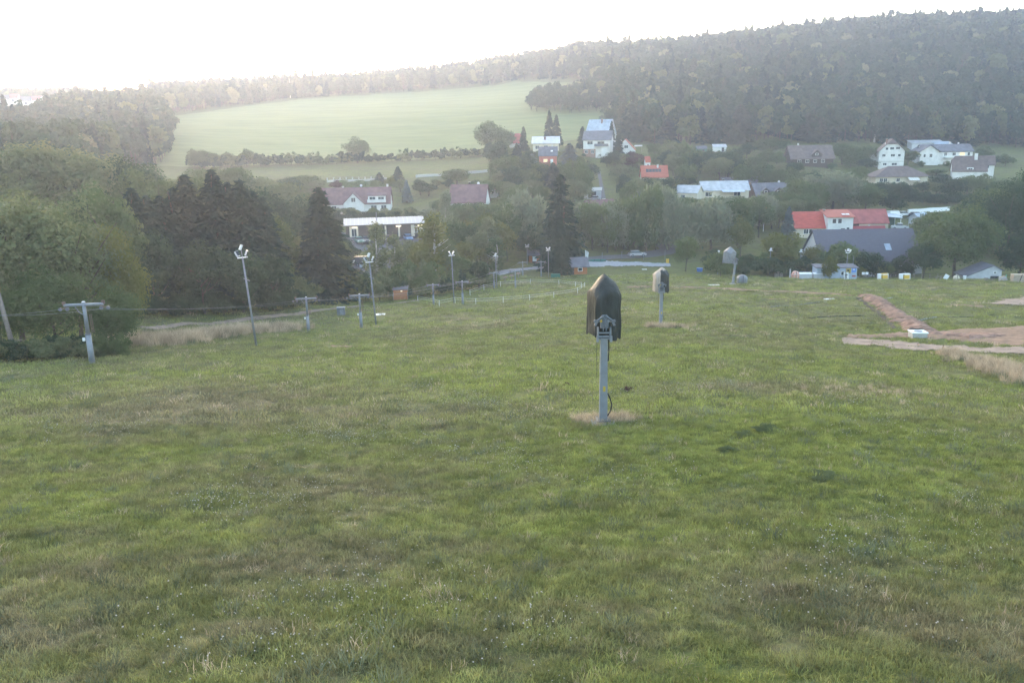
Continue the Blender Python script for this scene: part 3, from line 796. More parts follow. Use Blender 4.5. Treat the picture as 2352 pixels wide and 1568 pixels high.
# ------------------------------------------------------------------ things lying on the meadow
def slab(px, py, L, W, label, h=.14, rz=.1):
    p = hit(px, py); o = thing('concrete_slab', label, 'slab', p, rz, 'pale slabs lying on the meadow')
    MB().box((0,0,h/2-.06), (L, W, h)).build('plate', wht, o); MB().box((.1,0,h-.02), (L*.3, W*.4, .06)).build('lid', conc, o)
slab(615, 756, 1.2, 1.0, 'white slab right of the tall floodlight mast on the left')
slab(873, 723, 1.4, 1.2, 'white slab beside the foot of the middle floodlight mast')
slab(1905, 687, 1.5, .5, 'white slab on the grass below the blue hut')
slab(1640, 655, 1.9, .8, 'pale slab left of the farthest snow gun')
slab(1480, 619, 1.0, .5, 'small pale slab on the grass above the second snow gun')
p = hit(2107, 776); o = thing('concrete_chamber', 'pale concrete manhole chamber at the end of the trench', 'manhole', p, R_(-6))
MB().box((0,0,.28), (1.45, 1.3, .72)).build('chamber', conc, o); MB().box((0,0,.68), (1.6, 1.45, .10)).build('cover_plate', wht, o)
MB().tube((0,-.05,.73), (0,-.05,.79), .42, .40, 18).build('lid', galv, o)
def pipe(a, c, label, m=None, r=.07):
    q = MB(); n = 8; A, B = hit(*a), hit(*c)
    pts = []
    for i in range(n + 1):
        t = A.lerp(B, i/n); pts.append(Vector((t.x, t.y, g1(t.x, t.y) + r*.8)))
    tag(q.path(pts, r, 7).build('pipe', m or blk, None, True), label, 'pipe', 'pipes lying on the grass')
pipe((1856, 731), (1985, 725), 'thick black pipe lying left of the trench')
pipe((1770, 705), (1900, 693), 'thin dark pipe on the grass below the white slab', galvd, .05)
pipe((2107, 738), (2150, 729), 'short grey pipe right of the clay bank', galv)
pipe((2010, 696), (2050, 684), 'short pale pipe just above the clay bank', galv)
pipe((2150, 729), (2290, 722), 'thin black hose trailing right of the clay bank', blk, .035)
for px, py, top, lab, mm in [(2162, 809, 792, 'reddish stake leaning at the edge of the dirt track', rust), (2247, 838, 820, 'grey fence post in the dry grass below the dirt track', wood_g)]:
    b = hit(px, py); h = zat(px, top, b.y) - b.z
    o = thing('fence_post', lab, 'post', b, 0, 'posts by the dirt track'); o.rotation_euler = (0, R_(12), 0)
    MB().tube((0,0,-.2), (0,0,h), .055, .05, 7).build('stake', mm, o); MB().tube((0,0,h), (0,0,h+.03), .05, .02, 7).build('tip', mm, o)
# ------------------------------------------------------------------ buildings
W_white = mat('wall_white', (.62, .61, .60), .9, .12, .7)
W_cream = mat('wall_cream', (.56, .50, .40), .9, .12, .7)
W_red = mat('wall_red', (.42, .13, .10), .9, .08, 1.5)
W_grey = mat('wall_grey', (.42, .43, .46), .9, .10, 1.5)
W_blue = mat('wall_blue_grey', (.36, .42, .52), .85, .08, 1.5)
W_brick = mat('wall_brown_brick', (.24, .15, .12), .9, .15, 3)
W_darkwood = mat('wall_dark_wood', (.075, .058, .052), .85, .2, 3)
R_red = mat('roof_red', (.42, .075, .055), .7, .22, .8, stretch=(1, 8, 1))
R_orange = mat('roof_orange', (.36, .095, .062), .75, .22, .8, stretch=(1, 8, 1))
R_dred = mat('roof_dark_red', (.27, .05, .055), .75, .22, .8)
R_mar = mat('roof_maroon', (.155, .085, .088), .8, .22, .8)
R_dusk = mat('roof_faded_red', (.34, .10, .09), .8, .22, .8)
R_grey = mat('roof_slate', (.125, .12, .14), .75, .22, .8)
R_brown = mat('roof_brown', (.13, .095, .088), .8, .22, .8)
R_lilac = mat('roof_grey_shingle', (.095, .090, .112), .8, .12, 1.4, stretch=(1, 5, 1))
R_metal = mat('roof_pale_metal', (.40, .40, .42), .4, .22, .8, metal=.1)
R_steel = mat('roof_blue_metal', (.33, .38, .45), .4, .22, .8, metal=.2)
frame_w = mat('window_frame', (.68, .68, .67), .6, .04, 4)
lit = mat('lit_window', (.8, .6, .35), .5, .05, 3, emit=(1.0, .62, .28), es=.10)
bulb = mat('lit_lamp', (.9, .8, .6), .5, .05, 3, emit=(1.0, .78, .50), es=.22)

def B(x=0., y=0., z=0., rz=0.):
    return Matrix.Translation((x, y, z)) @ Matrix.Rotation(rz, 4, 'Z')
def tf(mb, m):
    mb.v = [tuple(m @ Vector(v)) for v in mb.v]; return mb
def gable(o, m, L, W, wh, rh, wall, roof, over=.35, half=0., th=.16, wname='wall', rname='roof', deep=2.0, endw=None):
    """walls with pointed ends and a two-slab roof; local x along the ridge, -y the front"""
    k = half                                            # share of the gable cut off by a half hip
    pts = [(-W/2, -deep), (W/2, -deep), (W/2, wh), (W/2*k, wh + rh*(1-k)), (-W/2*k, wh + rh*(1-k)), (-W/2, wh)] if k else [(-W/2, -deep), (W/2, -deep), (W/2, wh), (0, wh+rh), (-W/2, wh)]
    tf(MB().prism(pts, -L/2, L/2, 'x'), m).build(wname, wall, o)
    r = MB(); sl = rh / (W/2); e = over; n = math.hypot(1, sl)
    hx = rh*k / sl * .9 if k else 0                     # ridge shortened by the hip
    for s in (-1, 1):
        yo, zo = s*(W/2 + e), wh - sl*e
        a = [(-L/2-e, yo, zo), (L/2+e, yo, zo), (L/2+e, s*W/2*k, wh+rh*(1-k)), (L/2+e-hx if k else L/2+e, 0, wh+rh), (-L/2-e+hx if k else -L/2-e, 0, wh+rh), (-L/2-e, s*W/2*k, wh+rh*(1-k))] if k else [(-L/2-e, yo, zo), (L/2+e, yo, zo), (L/2+e, 0, wh+rh), (-L/2-e, 0, wh+rh)]
        q = a + [(x, y, z + th) for x, y, z in a]; c = len(a)
        fs = [tuple(range(c)), tuple(range(2*c-1, c-1, -1))] + [(i, i+c, (i+1) % c + c, (i+1) % c) for i in range(c)]
        r.add([(x, y, z + .01) for x, y, z in q], fs if s > 0 else [f[::-1] for f in fs])
    if k:
        for s in (-1, 1):
            x0, x1 = s*(L/2+e), s*(L/2+e-hx)
            z0, z1 = wh+rh*(1-k)+th, wh+rh+th
            r.add([(x0, -W/2*k, z0), (x0, W/2*k, z0), (x1, 0, z1), (x0, -W/2*k, z0-th), (x0, W/2*k, z0-th)], [(0,1,2), (3,4,1,0)] if s > 0 else [(2,1,0), (0,1,4,3)])
    return tf(r, m).build(rname, roof, o)
def hiproof(o, m, L, W, wh, rh, wall, roof, over=.5, deep=2.0, ridge=None, wname='wall', rname='roof'):
    tf(MB().box((0, 0, (wh-deep)/2), (L, W, wh+deep)), m).build(wname, wall, o)
    e = over; rl = (L - W) / 2 if ridge is None else ridge / 2
    z0 = wh + .01
    vs_ = [(-L/2-e, -W/2-e, z0), (L/2+e, -W/2-e, z0), (L/2+e, W/2+e, z0), (-L/2-e, W/2+e, z0), (-rl, 0, wh+rh), (rl, 0, wh+rh)]
    r = MB().add(vs_, [(0,1,5,4), (1,2,5), (2,3,4,5), (3,0,4), (3,2,1,0)])
    return tf(r, m).build(rname, roof, o)
def shed_roof(o, m, L, W, h0, h1, wall, roof, over=.3, deep=1.5, th=.14, wname='wall', rname='roof'):
    """mono-pitch: height h0 at the front, h1 at the back"""
    tf(MB().prism([(-W/2, -deep), (W/2, -deep), (W/2, h1), (-W/2, h0)], -L/2, L/2, 'x'), m).build(wname, wall, o)
    sl = (h1 - h0) / W; e = over
    a = [(-W/2-e, h0-sl*e+.01), (W/2+e, h1+sl*e+.01), (W/2+e, h1+sl*e+th), (-W/2-e, h0-sl*e+th)]
    return tf(MB().prism(a, -L/2-e, L/2+e, 'x'), m).build(rname, roof, o)
def win(o, m, face, u, z, w_, h, L, W, pane=None, fm=None, name='window'):
    """window on a block: face f/b (long sides), l/r (ends); u along the face, z its middle"""
    rot = {'f': 0., 'b': math.pi, 'r': math.pi/2, 'l': -math.pi/2}[face]
    d = W/2 if face in 'fb' else L/2
    mm = m @ Matrix.Rotation(rot, 4, 'Z') @ Matrix.Translation((u, -d, z))
    f = MB(); t = .09
    f.box((0, -.02, h/2), (w_+2*t, .10, t)); f.box((0, -.02, -h/2), (w_+2*t, .10, t))
    for s in (-1, 1): f.box((s*(w_/2+t/2), -.02, 0), (t, .10, h-t))
    if w_ > .9: f.box((0, -.02, 0), (.07, .08, h-t))
    wo_ = tf(f, mm).build(name, fm or frame_w, o)
    tf(MB().box((0, .0, 0), (w_, .05, h)), mm).build('pane', pane or glassd, wo_)
    return wo_
def door(o, m, face, u, w_, h, L, W, dm=None):
    rot = {'f': 0., 'b': math.pi, 'r': math.pi/2, 'l': -math.pi/2}[face]
    d = W/2 if face in 'fb' else L/2
    mm = m @ Matrix.Rotation(rot, 4, 'Z') @ Matrix.Translation((u, -d, h/2))
    do = tf(MB().box((0, -.03, 0), (w_, .10, h)), mm).build('door', dm or W_darkwood, o)
    tf(MB().box((w_*.36, -.10, 0), (.06, .06, .16)), mm).build('handle', galv, do)
def chim(o, m, x, y, z, h=1.1, s=.55, cm=None, cap=True):
    c = tf(MB().box((x, y, z + h/2), (s, s, h)), m).build('chimney', cm or W_white, o)
    if cap: tf(MB().box((x, y, z + h + .06), (s+.16, s+.16, .10)), m).build('chimney_cap', conc, c) if o.type == 'EMPTY' else None
    return c
def dish(o, m, x, y, z):
    q = MB(); q.tube((x, y, z), (x, y, z + .5), .03)
    q.tube((x, y - .12, z + .6), (x, y - .04, z + .6), .40, .30, 12)
    tf(q, m).build('satellite_dish', wht, o)
def hse(label, px, Y, rz=0., name='house', cat='house', group='village houses', sink=0.):
    b = gp(px, Y); b.z -= sink
    return thing(name, label, cat, b, rz, group)
I4 = B()
# --- left side of the village
o = hse('long low house with maroon roof and white front gable, left part of village', 815, 256, R_(3))
rf = gable(o, I4, 22.5, 8.5, 2.9, 4.4, W_white, R_mar)
m2 = B(.6, -3.6, 0, math.pi/2); gable(o, m2, 5.4, 6.0, 3.0, 3.0, W_white, R_mar, .3)
win(o, m2, 'l', 0, 4.1, 1.2, 1.3, 5.4, 6.0); win(o, m2, 'l', -1.0, 1.3, 1.2, 1.3, 5.4, 6.0)
for u in (-8.6, -5.6): win(o, I4, 'f', u, 1.5, 1.3, 1.4, 22.5, 8.5)
win(o, I4, 'f', 6.4, 1.2, 1.7, 2.0, 22.5, 8.5); win(o, I4, 'f', 9.4, 1.5, 1.5, 1.4, 22.5, 8.5)
m3 = B(7.4, -3.0, 3.2); tf(MB().box((0, 0, .9), (5.2, 2.4, 1.8)), m3).build('dormer', W_white, o)
tf(MB().prism([(-1.5, 1.82), (1.5, 2.5), (1.5, 2.65), (-1.5, 1.97)], -2.9, 2.9, 'x'), m3).build('dormer_roof', R_mar, o)
for u in (-1.3, 1.3): win(o, m3, 'f', u, 1.0, 1.7, 1.1, 5.2, 2.4)
tf(MB().box((0, -2.0, .35), (5.6, .10, .9)), m3).build('balcony_rail', W_white, o)
for x, z in ((-3.2, 6.2), (10.4, 6.6)): chim(o, I4, x, .3, z, 1.6)
dish(o, I4, 2.4, .2, 7.4)

o = hse('white house with dark plum roof behind the pale twiggy tree', 1080, 240, R_(-8))
gable(o, I4, 10.2, 8.6, 3.2, 4.6, W_white, R_mar); win(o, I4, 'f', -.2, 2.0, 1.5, 1.3, 10.2, 8.6); win(o, I4, 'f', 3.3, 2.0, 1.1, 1.3, 10.2, 8.6)
chim(o, I4, .0, .3, 7.0, 1.5, .5, W_darkwood); dish(o, I4, 2.6, .3, 7.6); door(o, I4, 'f', -3.4, 1.1, 2.1, 10.2, 8.6)
o = hse('tiny garden house with orange roof beside the plum roofed house', 1134, 262, R_(80), 'garden_house')
gable(o, I4, 3.0, 2.4, 2.0, 1.3, W_white, R_orange, .25); win(o, I4, 'l', 0, 1.5, .6, .7, 3.0, 2.4)

# long open depot with pale sheet roof and lit lamps
o = hse('long depot with pale sheet metal roof and lit lamps by the car park', 884, 212, R_(10), 'depot', 'depot')
LD = 19.5
shed_roof(o, I4, LD, 5.2, 3.3, 4.3, W_darkwood, mat('roof_sheet', (.27, .275, .30), .5, .08, 2), .5)
for i in range(40): 
    x = -LD/2 - .3 + i*(LD + .6)/39
    if i % 2: MB().prism([(-3.0, 3.36), (3.0, 4.56), (3.0, 4.60), (-3.0, 3.41)], x - .05, x + .05, 'x').build('roof_seam', R_steel, o)
for x in (-8.6, -6.9, -3.4, 0.2, 3.6, 7.1, 9.4):
    MB().box((x, -2.66, 1.45), (.9 if x > 7 else .45, .16, 2.9)).build('pier', W_cream, o)
win(o, I4, 'f', 8.2, 1.7, 1.2, 1.5, LD, 5.2); win(o, I4, 'f', -7.7, 1.4, 1.2, 1.9, LD, 5.2)
for x in (-7.6, 3.5, 9.0):
    lm = MB().box((x, -2.95, 2.75), (1.3, .22, .28)).build('lamp', bulb, o)
MB().tube((-1.9, -.3, 4), (-1.9, -.3, 6.2), .12, .10).build('flue', galv, o)

o = hse('white shed roof glimpsed between the left trees', 285, 215, R_(20), 'shed', 'shed')
gable(o, I4, 5.2, 4, 4.6, 1.2, W_white, R_metal); win(o, I4, 'f', 0, 3.2, .9, .9, 5.2, 4)
# --- upper middle
o = hse('white house with faded red roof at the field edge behind bushes', 1186, 348, R_(-12))
gable(o, I4, 4.6, 5.0, 3.6, 3.4, W_white, R_dusk); win(o, I4, 'f', .6, 2.2, .9, 1.1, 4.6, 5.0); chim(o, I4, -1.2, .2, 6.2)
o = hse('white bungalow with bright pale metal roof above the red house', 1254, 334, R_(-3))
shed_roof(o, I4, 10.2, 6.2, 3.3, 5.6, W_cream, R_metal, .5, 3); win(o, I4, 'f', -3.4, 1.8, 1.4, 1.3, 10.2, 6.2); win(o, I4, 'f', 0, 1.8, 1.4, 1.3, 10.2, 6.2)
chim(o, I4, -.4, .4, 4.6, 1.2, .8, W_brick)
o = hse('red walled house with slate roof and one lit window', 1259, 309, R_(-4))
gable(o, I4, 6.4, 5.4, 3.5, 2.9, W_red, R_grey); win(o, I4, 'f', -.9, 1.6, 1.3, 1.0, 6.4, 5.4, lit); door(o, I4, 'f', 1.4, 1.0, 2.1, 6.4, 5.4, frame_w)
win(o, I4, 'l', 0, 1.8, 1.0, 1.1, 6.4, 5.4); chim(o, I4, 1.5, .3, 5.6, 1.5, .45)
MB().box((1.4, -1.7, 5.0), (.8, .06, .7), 0, Matrix.Rotation(-.8, 3, 'X')).build('roof_window', frame_w, o)
o = hse('small brick red garden shed left of the red house', 1173, 312, R_(5), 'shed', 'shed')
gable(o, I4, 3.6, 2.6, 1.5, .9, W_brick, R_dusk, .2); door(o, I4, 'f', .6, .9, 1.5, 3.6, 2.6)
o = hse('two storey white house with slate roof and brown brick ground floor', 1374, 328, R_(-14))
gable(o, I4, 10.5, 8.4, 6.2, 3.2, W_white, R_grey, .45, deep=3)
tf(MB().box((-2.9, -.03, 1.0), (4.9, 8.5, 3.4)), I4).build('brick_base', W_brick, o)
for u, z, w_ in ((-2.6, 5.0, 2.0), (1.6, 4.9, 2.6)): win(o, I4, 'f', u, z, w_, 1.2, 10.5, 8.4)
for u in (-4.0, -1.6): win(o, I4, 'f', u, 1.7, 1.0, 1.2, 10.5, 8.6)
for u in (-2, 1.4): win(o, I4, 'l', u, 4.9, 1.0, 1.2, 10.5, 8.4)
MB().box((2.0, -5.1, 3.7), (5.4, 1.7, .2)).build('balcony', conc, o); MB().box((2.0, -5.95, 4.2), (5.4, .08, .9)).build('balcony_rail', R_grey, o)
MB().box((3.2, -4.9, 1.7), (2.6, 1.5, 3.6)).build('porch', W_white, o)
o = hse('tall house with steep pale blue metal roof behind the slate roofed house', 1380, 350, R_(-28))
gable(o, I4, 9.5, 9.0, 5.6, 5.8, W_white, R_steel, .5); chim(o, I4, .8, -1, 9.4, 2.2, .6, W_brick); win(o, I4, 'r', 0, 7, 1.2, 1.2, 9.5, 9)
o = hse('small white gabled house with orange roof edge right of the dark spruces', 1437, 331, R_(78))
gable(o, I4, 7, 7.2, 2.6, 3.8, W_white, R_orange, .3); win(o, I4, 'l', .4, 3.6, 1.4, 1.1, 7, 7.2); win(o, I4, 'l', -.8, 1.0, 1.3, 1.2, 7, 7.2); chim(o, I4, -2.0, 1.8, 5.0, 1.5, .6)
o = hse('narrow white tower with orange cap among the trees', 1486, 300, R_(10), 'transformer_tower', 'tower')
gable(o, I4, 1.7, 1.7, 4.6, 1.6, W_white, R_orange, .2); win(o, I4, 'f', 0, 3.4, .5, .6, 1.7, 1.7)
o = hse('house with orange tiled roof, dark solar panels and white chimney', 1501, 288, R_(-3))
rf = gable(o, I4, 8.6, 7.6, 2.4, 3.6, W_cream, R_orange); chim(o, I4, 1.2, -.6, 4.6, 1.8, .55)
for i in range(5): tf(MB().box((-2.4 + i*1.05, -1.75, 4.35 + .14), (.98, 1.5, .05), 0, Matrix.Rotation(math.atan2(3.6, 3.8), 3, 'X')), I4).build('solar_panel', glassd, o)
win(o, I4, 'f', 2.4, 1.2, 1.2, 1.2, 8.6, 7.6); win(o, I4, 'l', 0, 1.6, 1.2, 1.2, 8.6, 7.6)
o = hse('grey roofed cream house mostly hidden behind the birch leaves', 1495, 236, R_(-10))
gable(o, I4, 9.5, 7, 5.0, 2.8, W_cream, R_grey); dish(o, I4, -1.6, .2, 7.7); chim(o, I4, -.2, .3, 7.2, 1.3)
for u in (-3, 0, 3): win(o, I4, 'f', u, 3.4, 1.1, 1.3, 9.5, 7)
o = hse('house with dusky maroon roof half hidden behind the tall spruce', 1375, 222, R_(35))
gable(o, I4, 9.5, 7, 4.0, 4.0, W_brick, R_mar); win(o, I4, 'f', 0, 2.6, 1.2, 1.2, 9.5, 7); chim(o, I4, 2, .3, 7, 1.2)
o = hse('little grey garage roof beside the village lane', 1361, 262, R_(-8), 'garage', 'garage')
shed_roof(o, I4, 5.4, 4.4, 2.3, 2.9, W_grey, conc, .25); door(o, I4, 'f', 0, 2.4, 2.0, 5.4, 4.4)
o = hse('small pale metal shed below the forest edge', 1652, 352, R_(-6), 'shed', 'shed')
shed_roof(o, I4, 5.2, 3.4, 1.9, 2.9, W_white, R_metal, .3); door(o, I4, 'f', 1.2, 1.0, 1.7, 5.2, 3.4)
o = hse('small green garden shed below the forest edge', 1610, 346, R_(4), 'shed', 'shed')
gable(o, I4, 4.0, 2.8, 2.0, 1.0, mat('green_paint', (.09, .16, .12), .7, .1, 3), R_grey, .2); door(o, I4, 'f', .5, .9, 1.6, 4.0, 2.8)
o = hse('tiny open shelter with pale roof right of the small orange edged house', 1466, 345, R_(-10), 'garden_shelter', 'shelter')
MB().box((0, 0, 2.3), (3.2, 2.4, .12), 0, Matrix.Rotation(.2, 3, 'X')).build('roof', R_metal, o)
for a in (-1.3, 1.3):
    for c in (-.9, .9): MB().box((a, c, .9), (.12, .12, 2.6)).build('post', wood_g, o)
# --- middle right
o = hse('long cream house under a bright pale metal roof in the middle of the village', 1660, 268, R_(-2))
gable(o, I4, 14.6, 8.0, 2.9, 2.5, W_cream, R_metal, .45); chim(o, I4, 0, .3, 4.9, 1.1, .5, W_darkwood)
for u in (-5.4, 3.6): win(o, I4, 'f', u, 1.6, 2.0, 1.3, 14.6, 8)
MB().box((3.6, -4.5, .4), (4.4, 1.0, .9)).build('terrace_rail', wood_g, o); win(o, I4, 'l', 0, 2.0, 1.2, 1.2, 14.6, 8)
MB().prism([(-6.6, 2.35), (-4.1, 2.95), (-4.1, 3.05), (-6.6, 2.45)], -1.5, 5.5, 'x').build('terrace_roof', R_steel, o)
o = hse('cream annex with pale metal roof left of the long house', 1582, 262, R_(-30))
gable(o, I4, 7.0, 5.8, 3.0, 2.0, W_cream, R_metal, .35); win(o, I4, 'f', -1, 1.7, 1.2, 1.2, 7, 5.8)
o = hse('dark blue grey roofed house with dormers right of the metal roofed house', 1765, 268, R_(4))
gable(o, I4, 11, 9, 1.6, 3.6, W_brick, R_grey, .5)
for x in (-2.6, 1.6):
    m4 = B(x, -2.8, 1.9, math.pi/2); gable(o, m4, 2.6, 2.6, .9, 1.2, W_darkwood, R_grey, .3, deep=.2, wname='dormer', rname='dormer_roof')
    win(o, m4, 'l', 0, .8, .9, .7, 2.6, 2.6)
dish(o, I4, 3.2, .3, 5.0)
o = hse('low dark barn roof behind the long metal roofed house', 1712, 288, R_(2), 'barn', 'barn')
gable(o, I4, 17, 6, 1.5, 1.5, W_brick, R_grey, .3); door(o, I4, 'f', 2, 2, 1.4, 17, 6)
o = hse('long dark brown timber barn with small dormer under the forest', 1856, 328, R_(-2), 'barn', 'barn')
gable(o, I4, 16, 10, 2.4, 4.6, W_darkwood, R_brown, .6)
m4 = B(1.6, -3.1, 2.9, math.pi/2); gable(o, m4, 3.4, 3.6, .8, 1.7, W_darkwood, R_brown, .4, deep=.2, wname='dormer', rname='dormer_roof'); win(o, m4, 'l', 0, .9, .9, .7, 3.4, 3.6)
for u in (-5, -2, 1, 4): win(o, I4, 'f', u, 1.2, 1.2, 1.1, 16, 10)
chim(o, I4, -4.2, .4, 6.4, 1.5, .5)
# --- upper right
o = hse('tall white house with half hipped brown roof and six dark windows', 2041, 328, R_(74))
gable(o, I4, 9.5, 9.0, 6.6, 4.4, W_white, R_brown, .5, .42, deep=3)
MB().box((-4.2, 0, 2.6), (1.3, 8.9, .22)).build('ledge', conc, o)
for u, z, w_ in ((-1.9, 7.4, .8), (-.1, 7.5, 1.3), (2.0, 7.6, 1.3), (-2.8, 4.9, 1.1), (.4, 4.9, 1.4), (2.7, 4.9, .9), (-2.2, 1.6, 1.2), (1.2, 1.6, 1.8)): win(o, I4, 'l', u, z, w_, .95, 9.5, 9)
chim(o, I4, -1.6, 1.8, 8.6, 2.4, .6, W_brick); dish(o, I4, -2.4, 2.4, 8.8)
m4 = B(2.5, 6.5, 0, 0); gable(o, m4, 5, 4.4, 3.6, 2.2, W_white, R_brown, .4)
o = hse('long white house with dark roof and lit window at upper right', 2165, 345, R_(-3))
gable(o, I4, 19.5, 8, 4.6, 2.6, W_white, R_grey, .5, deep=3)
m4 = B(-8.2, -1.4, 0, math.pi/2); gable(o, m4, 9, 7.4, 4.8, 2.2, W_white, R_grey, .7)
win(o, m4, 'l', .6, 3.0, 1.0, 1.4, 9, 7.4); win(o, m4, 'l', -1.9, 3.0, .8, 1.2, 9, 7.4)
for u, w_, p in ((-1.0, 1.0, None), (2.4, 1.2, None), (5.6, 1.8, lit), (8.2, .9, None)): win(o, I4, 'f', u, 3.4, w_, 1.3, 19.5, 8, p)
MB().box((2.2, -4.8, 2.0), (8, 1.6, .18)).build('balcony', conc, o); MB().box((2.2, -5.55, 2.5), (8, .08, .8)).build('balcony_rail', frame_w, o)
chim(o, I4, 2.2, .2, 6.6, 1.6, .5); dish(o, I4, 5.6, .3, 7.0)
o = hse('pale metal roofed shed behind the long white house', 2125, 372, R_(-2), 'shed', 'shed')
shed_roof(o, I4, 14, 5, 2.6, 3.8, W_grey, R_metal, .3); win(o, I4, 'f', -4, 1.6, 1.2, 1, 14, 5)
o = hse('blue tarpaulin roofed lean-to behind the long white house', 2162, 368, R_(-2), 'lean_to', 'shed')
shed_roof(o, I4, 7.0, 3, 3.4, 4.4, W_grey, R_steel, .3); door(o, I4, 'f', -2, 1, 2, 7, 3)
o = hse('white house with brown mansard roof and white chimney at the far right', 2222, 308, R_(-22))
gable(o, I4, 11, 7.6, 2.6, 5.0, W_white, R_brown, .35, .3, deep=2.5)
m4 = B(4.9, 1.6, 0, 0); gable(o, m4, 6.4, 6.4, 4.6, 3.0, W_white, R_brown, .35); win(o, m4, 'f', .9, 4.0, 1.1, 1.2, 6.4, 6.4)
win(o, I4, 'l', 0, 5.4, .6, .8, 11, 7.6); chim(o, I4, 2.0, -.6, 5.8, 2.8, 1.0); 
m5 = B(.2, -2.6, 2.5); tf(MB().box((0, 0, .6), (2.2, 2, 1.2)), m5).build('dormer', W_white, o); win(o, m5, 'f', 0, .6, 1.3, .8, 2.2, 2)
o = hse('sprawling low house with hipped brown roof, skylights and striped awning', 2058, 298, R_(-3))
hiproof(o, I4, 18, 9, 2.4, 3.6, W_cream, R_brown, .9, ridge=6.5)
for x in (-1.6, -.5, .2): tf(MB().box((x + .6, -2.6, 4.12), (.55, .8, .08), 0, Matrix.Rotation(math.atan2(3.6, 5.4), 3, 'X')), I4).build('roof_window', frame_w, o)
tf(MB().box((4.2, -1.4, 5.0), (.7, .9, .08), 0, Matrix.Rotation(math.atan2(3.6, 5.4), 3, 'X')), I4).build('roof_window', frame_w, o)
for i in range(9): MB().box((1.9 + i*.42, -6.1, 1.75), (.40, 2.6, .06), 0, Matrix.Rotation(.42, 3, 'X')).build('awning_strip', W_white if i % 2 else W_cream, o)
for x in (-3.2, 6.6): MB().box((x, -4.7, 1.1), (.35, .35, 2.6)).build('pillar', W_cream, o)
for u in (-7, -5.6, -1.2): win(o, I4, 'f', u, 1.3, 1.1, 1.2, 18, 9)
# --- red roofed farm
o = hse('farmhouse with bright red tiled roof and white cross wing', 1868, 219, R_(-4), 'farmhouse')
gable(o, I4, 11.6, 7.4, 2.3, 3.6, W_cream, R_red, .35)
for u, w_ in ((-3.0, 1.1), (-1.8, .8), (.3, 1.4)): win(o, I4, 'f', u, 1.2, w_, 1.2, 11.6, 7.4)
m4 = B(5.2, -2.0, 0); shed_roof(o, m4, 6.4, 6.4, 5.0, 6.2, W_white, R_orange, .45, wname='cross_wing', rname='wing_roof')
for u in (-1.6, -.2): win(o, m4, 'f', u, 4.0, .9, 1.2, 6.4, 6.4)
win(o, m4, 'f', -1.2, 1.2, 1.0, 1.4, 6.4, 6.4); win(o, m4, 'f', 2.0, 1.6, .7, 1.5, 6.4, 6.4); door(o, m4, 'f', .7, 1.0, 2.1, 6.4, 6.4)
for x in (.9, 1.9): tf(MB().box((x, -2.2, 5.65), (.8, 1.0, .08), 0, Matrix.Rotation(math.atan2(1.2, 6.4), 3, 'X')), m4).build('roof_window', frame_w, o)
chim(o, I4, 2.4, .2, 5.4, 1.1, .5, W_brick)
o = hse('barn with faded red roof joined to the right of the farmhouse', 1978, 224, R_(-5), 'barn', 'barn')
gable(o, I4, 11.5, 7, 2.0, 3.2, W_cream, R_dusk, .3); door(o, I4, 'f', -3, 2.4, 1.9, 11.5, 7)
o = hse('low shed with dark red roof in front of the faded barn', 1990, 214, R_(-3), 'shed', 'shed')
gable(o, I4, 8.2, 4.4, 1.5, 1.9, W_brick, R_dred, .3); win(o, I4, 'f', 0, .9, .8, .7, 8.2, 4.4); chim(o, I4, .4, .1, 3.1, .7, .35)
o = hse('open carport with pale blue metal roof right of the red roofs', 2036, 229, R_(-6), 'carport', 'carport')
MB().box((0, 0, 3.0), (6.6, 5.4, .16), 0, Matrix.Rotation(.10, 3, 'X') @ Matrix.Rotation(.09, 3, 'Y')).build('roof', R_steel, o)
for a in (-2.9, 2.9):
    for c in (-2.3, 2.3): MB().tube((a, c, -1), (a, c, 2.95), .08).build('post', wht, o)
MB().box((0, 2.6, 1.2), (6.2, .12, 3)).build('back_wall', mat('green_paint', (.09, .16, .12), .7, .1, 3), o)
o = hse('small grey hut with pale roof behind the big walnut tree', 2110, 232, R_(30), 'shed', 'shed')
gable(o, I4, 4.6, 3.4, 2.0, 1.2, W_grey, R_steel, .3); door(o, I4, 'f', 0, .9, 1.7, 4.6, 3.4)
# --- big barn
o = hse('big barn with broad grey shingle roof behind the bushes', 1972, 188, R_(-1), 'barn', 'barn')
gable(o, I4, 22.0, 15.0, 3.0, 6.6, W_grey, R_lilac, .45, deep=3)
tf(MB().box((4.4, -4.15, 6.12), (1.3, 1.9, .10), 0, Matrix.Rotation(math.atan2(6.6, 7.5), 3, 'X')), I4).build('roof_window', R_steel, o)
door(o, I4, 'f', 8.2, 1.6, 2.3, 22, 15); win(o, I4, 'f', 5.6, 1.8, .9, .8, 22, 15)
# --- blue hut with boards
o = hse('pale blue hut with yellow and blue boards at the foot of the slope', 1915, 163, R_(-4), 'kiosk', 'hut', None)
shed_roof(o, I4, 7.8, 3.2, 2.55, 2.75, W_blue, R_grey, .25, 2); win(o, I4, 'f', 1.1, 1.5, .5, .75, 7.8, 3.2)
pn = MB().box((2.15, -1.68, 2.0), (1.0, .05, .95)).build('yellow_board', yel, o)
MB().box((2.15, -1.72, 2.05), (.45, .03, .35)).build('board_print', blk, pn); MB().box((2.3, -1.72, 1.7), (.3, .03, .12)).build('board_print', blk, pn)
pn = MB().box((3.25, -1.68, 2.1), (.8, .05, .9)).build('blue_board', mat('blue_sign', (.12, .25, .62), .5, .05, 4), o)
MB().box((3.2, -1.72, 2.25), (.4, .03, .18)).build('board_print', wht, pn)
MB().box((3.3, -1.72, .95), (.7, .06, .3)).build('orange_panel', R_orange, o)
